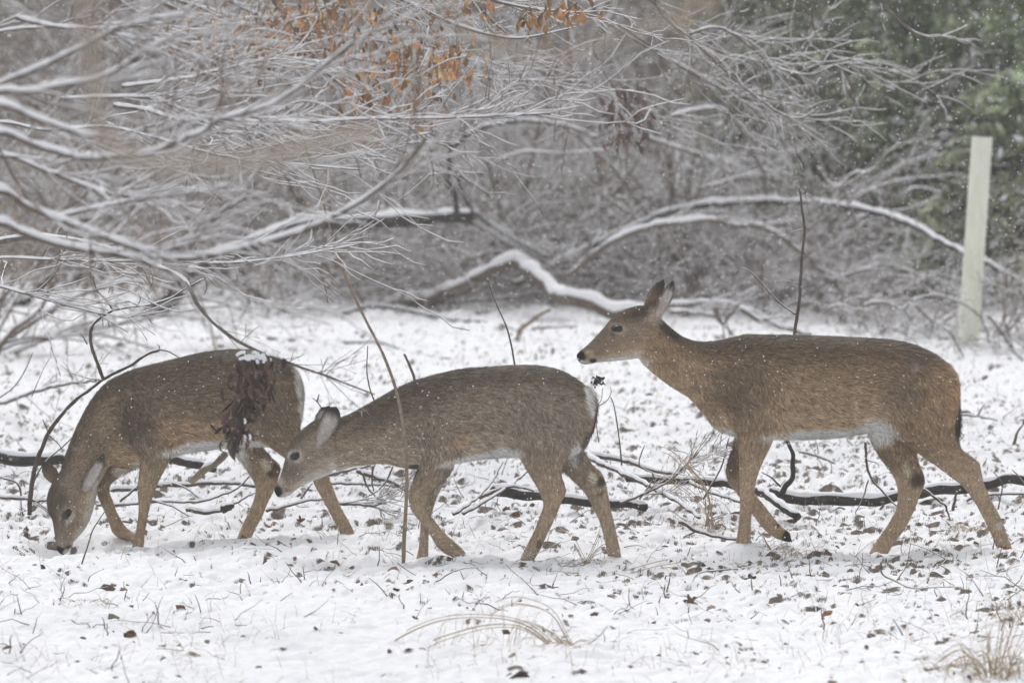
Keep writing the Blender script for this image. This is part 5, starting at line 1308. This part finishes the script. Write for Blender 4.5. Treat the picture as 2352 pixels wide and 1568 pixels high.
BR = (.16, .085, .055); OR = (.30, .14, .06); DK = (.055, .042, .038); RD = (.17, .07, .05)
LV = [(1900, 1412, .095, OR, 'largest orange brown dead leaf, lying cupped in the lower right snow', 'oval', .5),
 (285, 1362, .075, OR, 'reddish pointed leaf standing upright in the snow below the grazing deer', 'oval', 1.3), (276, 1368, .05, DK, 'dark curled leaf touching the upright reddish leaf', 'oval', .5),
 (1724, 1338, .06, DK, 'dark star shaped leaf standing in the snow below the forelegs of the doe', 'star', 1.2), (1782, 1338, .045, RD, 'small flat red brown leaf right of the dark star shaped leaf', 'oval', .15),
 (1908, 1300, .060, RD, 'red brown folded leaf in the snow left of the far hind foot of the doe', 'oval', .8), (2118, 1306, .05, RD, 'small red leaf lying below between the hind feet of the doe', 'oval', .3),
 (2154, 1278, .07, DK, 'dark crumpled leaf standing up between the hind feet of the doe', 'oval', 1.0), (2165, 1206, .08, BR, 'flat brown leaf with snow on it between the shins of the doe', 'oval', .3),
 (2065, 1237, .07, OR, 'orange brown leaf touching the far hind shin of the doe', 'oval', .4), (2308, 1287, .04, BR, 'small brown leaf under the near hind foot of the doe', 'star', 1.0),
 (1525, 1266, .06, DK, 'dark folded leaf on the snow just right of the hind feet of the middle deer', 'oval', 1.0), (1455, 1257, .07, BR, 'brown leaf nearest the right hind foot of the middle deer', 'oval', .4),
 (1452, 1320, .05, DK, 'flat dark leaf below the right hind foot of the middle deer', 'oval', .3), (1270, 1362, .10, DK, 'broad dark flat leaf half covered by snow in the lower middle', 'oval', .2),
 (1364, 1424, .06, BR, 'brown folded leaf standing in the snow above the arched dry grass base', 'oval', 1.1), (1440, 1426, .045, RD, 'small flat reddish leaf right of the folded one above the arched grass', 'oval', .2),
 (1585, 1402, .06, BR, 'ragged brown leaf with raised points at the lower middle right', 'star', 1.1), (1162, 1178, .12, RD, 'big pinkish brown curled leaf under snow beneath the belly of the middle deer', 'oval', .9),
 (1158, 1193, .05, OR, 'pale orange curled leaf right below the big pinkish one', 'oval', .3), (1240, 1215, .055, DK, 'dark leaf beside the near hind leg of the middle deer', 'oval', .9),
 (60, 1232, .085, BR, 'brown crumpled leaf at the left edge below the bare sapling', 'oval', .5), (140, 1480 - 75, .045, BR, 'small dark brown leaf in the snow at the lower left', 'oval', .8),
 (100, 1315, .055, DK, 'dark pointed leaf standing in the snow at the left', 'oval', 1.2), (178, 1348, .05, RD, 'flat red leaf lying under the nose of the grazing deer', 'oval', .15),
 (300, 1400, .075, DK, 'dark crumpled leaf in the snow below the upright reddish one', 'oval', .4), (1000, 1340, .075, BR, 'brown leaf under the dark twig right of the tan sapling', 'oval', .35),
 (982, 1412, .06, BR, 'grey brown curled leaf in the snow left of the arched grass top', 'oval', .7), (955, 1438, .05, DK, 'black scrap of leaf above the left end of the arched grass', 'oval', .6),
 (1120, 1512, .09, BR, 'flat brown leaf under a ridge of snow inside the arched grass', 'oval', .12), (895, 1528, .055, BR, 'brown leaf at the lower left of the arched grass', 'oval', .9),
 (370, 1492, .06, BR, 'small brown leaf half sunk in snow at the bottom left', 'oval', .5), (375, 1545, .055, DK, 'dark leaf at the very bottom left', 'oval', .4),
 (1990, 1508, .05, BR, 'brown leaf near the bottom right beside a standing twig', 'oval', .6), (2150, 1428, .055, RD, 'reddish leaf in the snow above the bottom right grass', 'oval', .7),
 (1968, 1401, .045, RD, 'small reddish leaf right of the largest orange brown leaf', 'oval', .6), (1800, 1438, .04, RD, 'small red scrap of leaf at the lower right, below the star shaped leaf', 'oval', .4),
 (690, 1205, .05, RD, 'red brown ragged leaf standing in the snow left of the foreleg of the middle deer', 'star', 1.2), (820, 775, .06, BR, 'brown leaf standing in the snow left of the tan sapling, far above the middle deer', 'oval', 1.1),
 (675, 1255, .055, DK, 'dark upright leaf right of the hind foot of the grazing deer', 'oval', 1.3), (1820, 1190, .06, RD, 'red brown leaf right behind the lifted forefoot of the doe', 'oval', .5), (2290, 1225, .05, DK, 'dark leaf right of the near hind shin of the doe', 'oval', .9),
 (2275, 1568 - 140, .05, BR, 'brown leaf half buried above the bottom right grass tuft', 'oval', .5), (1440, 1022, .10, BR, 'flat brown leaf on the snow behind the rump of the middle deer', 'oval', .12)]
g_c = (0, 0)
for k, (u, v, sz_, c, lab, kd_, up) in enumerate(LV):
    g_c = (np.random.default_rng(k).uniform(-.5, .9), np.random.default_rng(k + 50).uniform(-.2, 1.6))
    dead_leaf(u, v, sz_, c, lab, 40 + k, kd_, up)

# ================================================================== DRY GRASS TUFTS
def tuft(name, label, blades, base, seed, hairs=0, extra=0, h=.25, spread=.2):
    g = np.random.default_rng(seed); b0 = G(*base); Y0 = b0[1]
    root = thing('grass_tuft', label, 'grass', tuple(b0), 'dry grass tufts in the snow')
    T = Tubes()
    for bl in blades:
        W = smooth_path(np.array([P(u, v, Y0) for u, v in bl]), 8); W = wobble(W, .006, 4, seed)
        for q in range(3):
            W2 = W + g.normal(0, .006, 3) * np.array([1, 1, 1]); W2[:, 1] += np.linspace(0, g.uniform(-.15, .15), len(W))
            W2[:, 2] += np.linspace(0, g.normal(0, .012), len(W))
            T.add(W2[:int(len(W) * g.uniform(.7, 1))], np.linspace(.0021, .0009, len(W))[:int(len(W) * 1)][:len(W2[:int(len(W) * 1)])][:len(W)][:max(4, 0) or None] if False else .0016, 4)
        for q in range(hairs):
            i = int(g.integers(len(W) // 4, len(W))); p0 = W[i]; L = g.uniform(.04, .2)
            t = np.linspace(0, 1, 6)
            pts = p0 + np.stack([-t * L * g.uniform(-.2, .7) * 1.0, t * g.normal(0, .03), -t ** 1.4 * L], 1)
            pts = wobble(pts, .01, 14, q + seed)
            T.add(pts, .0008, 3)
    for q in range(extra):
        a = g.uniform(0, 6.28); el = g.uniform(.5, 1.5); L = h * g.uniform(.5, 1.4)
        t = np.linspace(0, 1, 8)[:, None]
        p0 = b0 + np.array([g.normal(0, spread * .18), g.normal(0, spread * .18), -.01])
        dv = np.array([math.cos(a) * math.cos(el), math.sin(a) * math.cos(el), math.sin(el)])
        pts = p0 + dv * L * t; pts[:, 2] -= (t[:, 0] ** 2.2) * L * g.uniform(.2, .9)
        pts[:, :2] += np.outer(t[:, 0] ** 2, np.array([math.cos(a), math.sin(a)])) * L * .25
        pts[:, 2] = np.maximum(pts[:, 2], gz(pts[:, 0], pts[:, 1]) + .001)
        T.add(pts, np.linspace(1, .35, 8) * g.choice([.0011, .0016, .0024], p=[.5, .35, .15]), 4)
    T.build('blades', M_STRAW, root, loc=tuple(b0))
tuft('grass_tuft', 'dry grass arching in long bows over the snow at the bottom middle', [J_((1545,1390),(1480,1260),(1380,1110),(1250,1050),(1120,1040),(1000,1090),(900,1150)), J_((1430,1375),(1300,1265),(1150,1190),(950,1185),(750,1235),(600,1290),(500,1360),(440,1460)), J_((1450,1390),(1350,1280),(1180,1175),(950,1140),(700,1160),(500,1230),(300,1350),(240,1420)), J_((1500,1390),(1400,1250),(1250,1170),(1100,1150))], (1305, 1506), 1, 9, 34, .12, .3)
tuft('grass_tuft', 'tall dry grass tuft at the bottom right corner', [K_((2200,1560),(2230,1400),(2290,1200),(2352,1020)), K_((2180,1540),(2190,1350),(2210,1180),(2230,1060)), K_((2150,1520),(2130,1350),(2140,1180)), K_((2100,1600),(2020,1400),(1930,1330),(1830,1380),(1760,1430)), K_((2240,1590),(2300,1400),(2400,1200)), K_((2150,1600),(2080,1450),(1980,1390),(1880,1430),(1820,1500))], (2290, 1572), 2, 4, 90, .24, .5)
tuft('grass_tuft', 'dry grass tuft leaning left before the brushy dead branch by the forelegs of the doe', [H1((760,1330),(740,1200),(690,1090),(620,1000),(540,930),(450,930)), H1((780,1330),(740,1150),(650,1030),(590,960)), H1((740,1320),(760,1180),(720,1080),(650,1000),(700,900),(740,850)), H1((800,1340),(700,1200),(560,1100),(430,1040))], (1630, 1222), 3, 6, 50, .13, .4)
tuft('grass_tuft', 'pale round cushion of dry grass between the hind legs of the doe', [], (2210, 1243), 4, 0, 60, .06, .35)
tuft('grass_tuft', 'thin dry grass blades beside the right hind foot of the middle deer', [J_((1530,830),(1600,790),(1680,650),(1740,480)), J_((1650,860),(1560,700),(1520,620)), J_((1580,830),(1700,700),(1760,720))], (1360, 1305), 5, 2, 10, .06, .3)
tuft('grass_tuft', 'low dry grass on the snow below the lifted forefoot of the doe', [K_((830,700),(790,720),(760,780))], (1810, 1280), 6, 2, 44, .07, .4)
tuft('grass_tuft', 'small dry grass tuft below the long thin twig at the lower right', [], (1735, 1305), 7, 0, 26, .05, .4)
tuft('grass_tuft', 'long pale grass blade lying between the middle deer and the doe at the front', [J_((1650,865),(1850,850),(2100,790),(2330,745))], (1370, 1322), 8, 0, 4, .05, .3)
tuft('grass_tuft', 'small dry grass clump around the dark twig foot at the left, below the grazing deer', [], (200, 1395), 9, 0, 34, .06, .5)
tuft('grass_tuft', 'faint dry grass clump at the right edge above the corner tuft', [], (2330, 1420), 10, 0, 50, .12, .7)

# ================================================================== SNOW IN THE AIR
g = np.random.default_rng(77)
def flakes(n, d0, d1, r0, r1, w=1.1):
    q = g.uniform(d0 ** 3, d1 ** 3, n) ** (1 / 3)
    u = g.uniform(-.1, 1.1, n) * 2352; v = g.uniform(-.1, 1.05, n) * 1568
    p = np.array([P(a, b, c - CAM_D) for a, b, c in zip(u, v, q)])
    keep = p[:, 2] > gz(p[:, 0], p[:, 1]) + .02
    return p[keep], g.uniform(r0, r1, keep.sum())
pa_, ra_ = flakes(9500, 17.5, 22, .0014, .0032)
pb_, rb_ = flakes(24000, 22, 36, .0022, .0050)
pc_, rc_ = flakes(420, 9, 17, .0015, .0034)
p = np.vstack([pa_, pb_, pc_]); r = np.concatenate([ra_, rb_, rc_])
oc = np.array([[1, 0, 0], [-1, 0, 0], [0, 1, 0], [0, -1, 0], [0, 0, 1], [0, 0, -1.]])
of = np.array([[0, 2, 4], [2, 1, 4], [1, 3, 4], [3, 0, 4], [2, 0, 5], [1, 2, 5], [3, 1, 5], [0, 3, 5]])
V = (p[:, None, :] + oc[None] * r[:, None, None] * g.uniform(.7, 1.3, (len(p), 6, 1))).reshape(-1, 3)
F = (np.arange(len(p))[:, None, None] * 6 + of[None]).reshape(-1, 3)
tag(mesh_from('snowflakes', V, [F], M_SNOW), kind='stuff')
# ================================================================== the air full of fine snow
hz = bpy.data.meshes.new('haze'); x0, x1, y0, y1, z0, z1 = -230, 230, -24, 285, -2.2, 12
vv = [(x, y, z) for z in (z0, z1) for y in (y0, y1) for x in (x0, x1)]
hz.from_pydata(vv, [], [(0, 2, 3, 1), (4, 5, 7, 6), (0, 1, 5, 4), (2, 6, 7, 3), (0, 4, 6, 2), (1, 3, 7, 5)])
ho = bpy.data.objects.new('haze', hz); COL.objects.link(ho); tag(ho, kind='stuff')
m = bpy.data.materials.new('haze'); m.use_nodes = True; nt = m.node_tree; nt.nodes.clear()
pv = nt.nodes.new('ShaderNodeVolumePrincipled'); pv.inputs['Color'].default_value = (.95, .94, .925, 1); pv.inputs['Density'].default_value = HAZE
om = nt.nodes.new('ShaderNodeOutputMaterial'); nt.links.new(pv.outputs[0], om.inputs['Volume']); hz.materials.append(m)
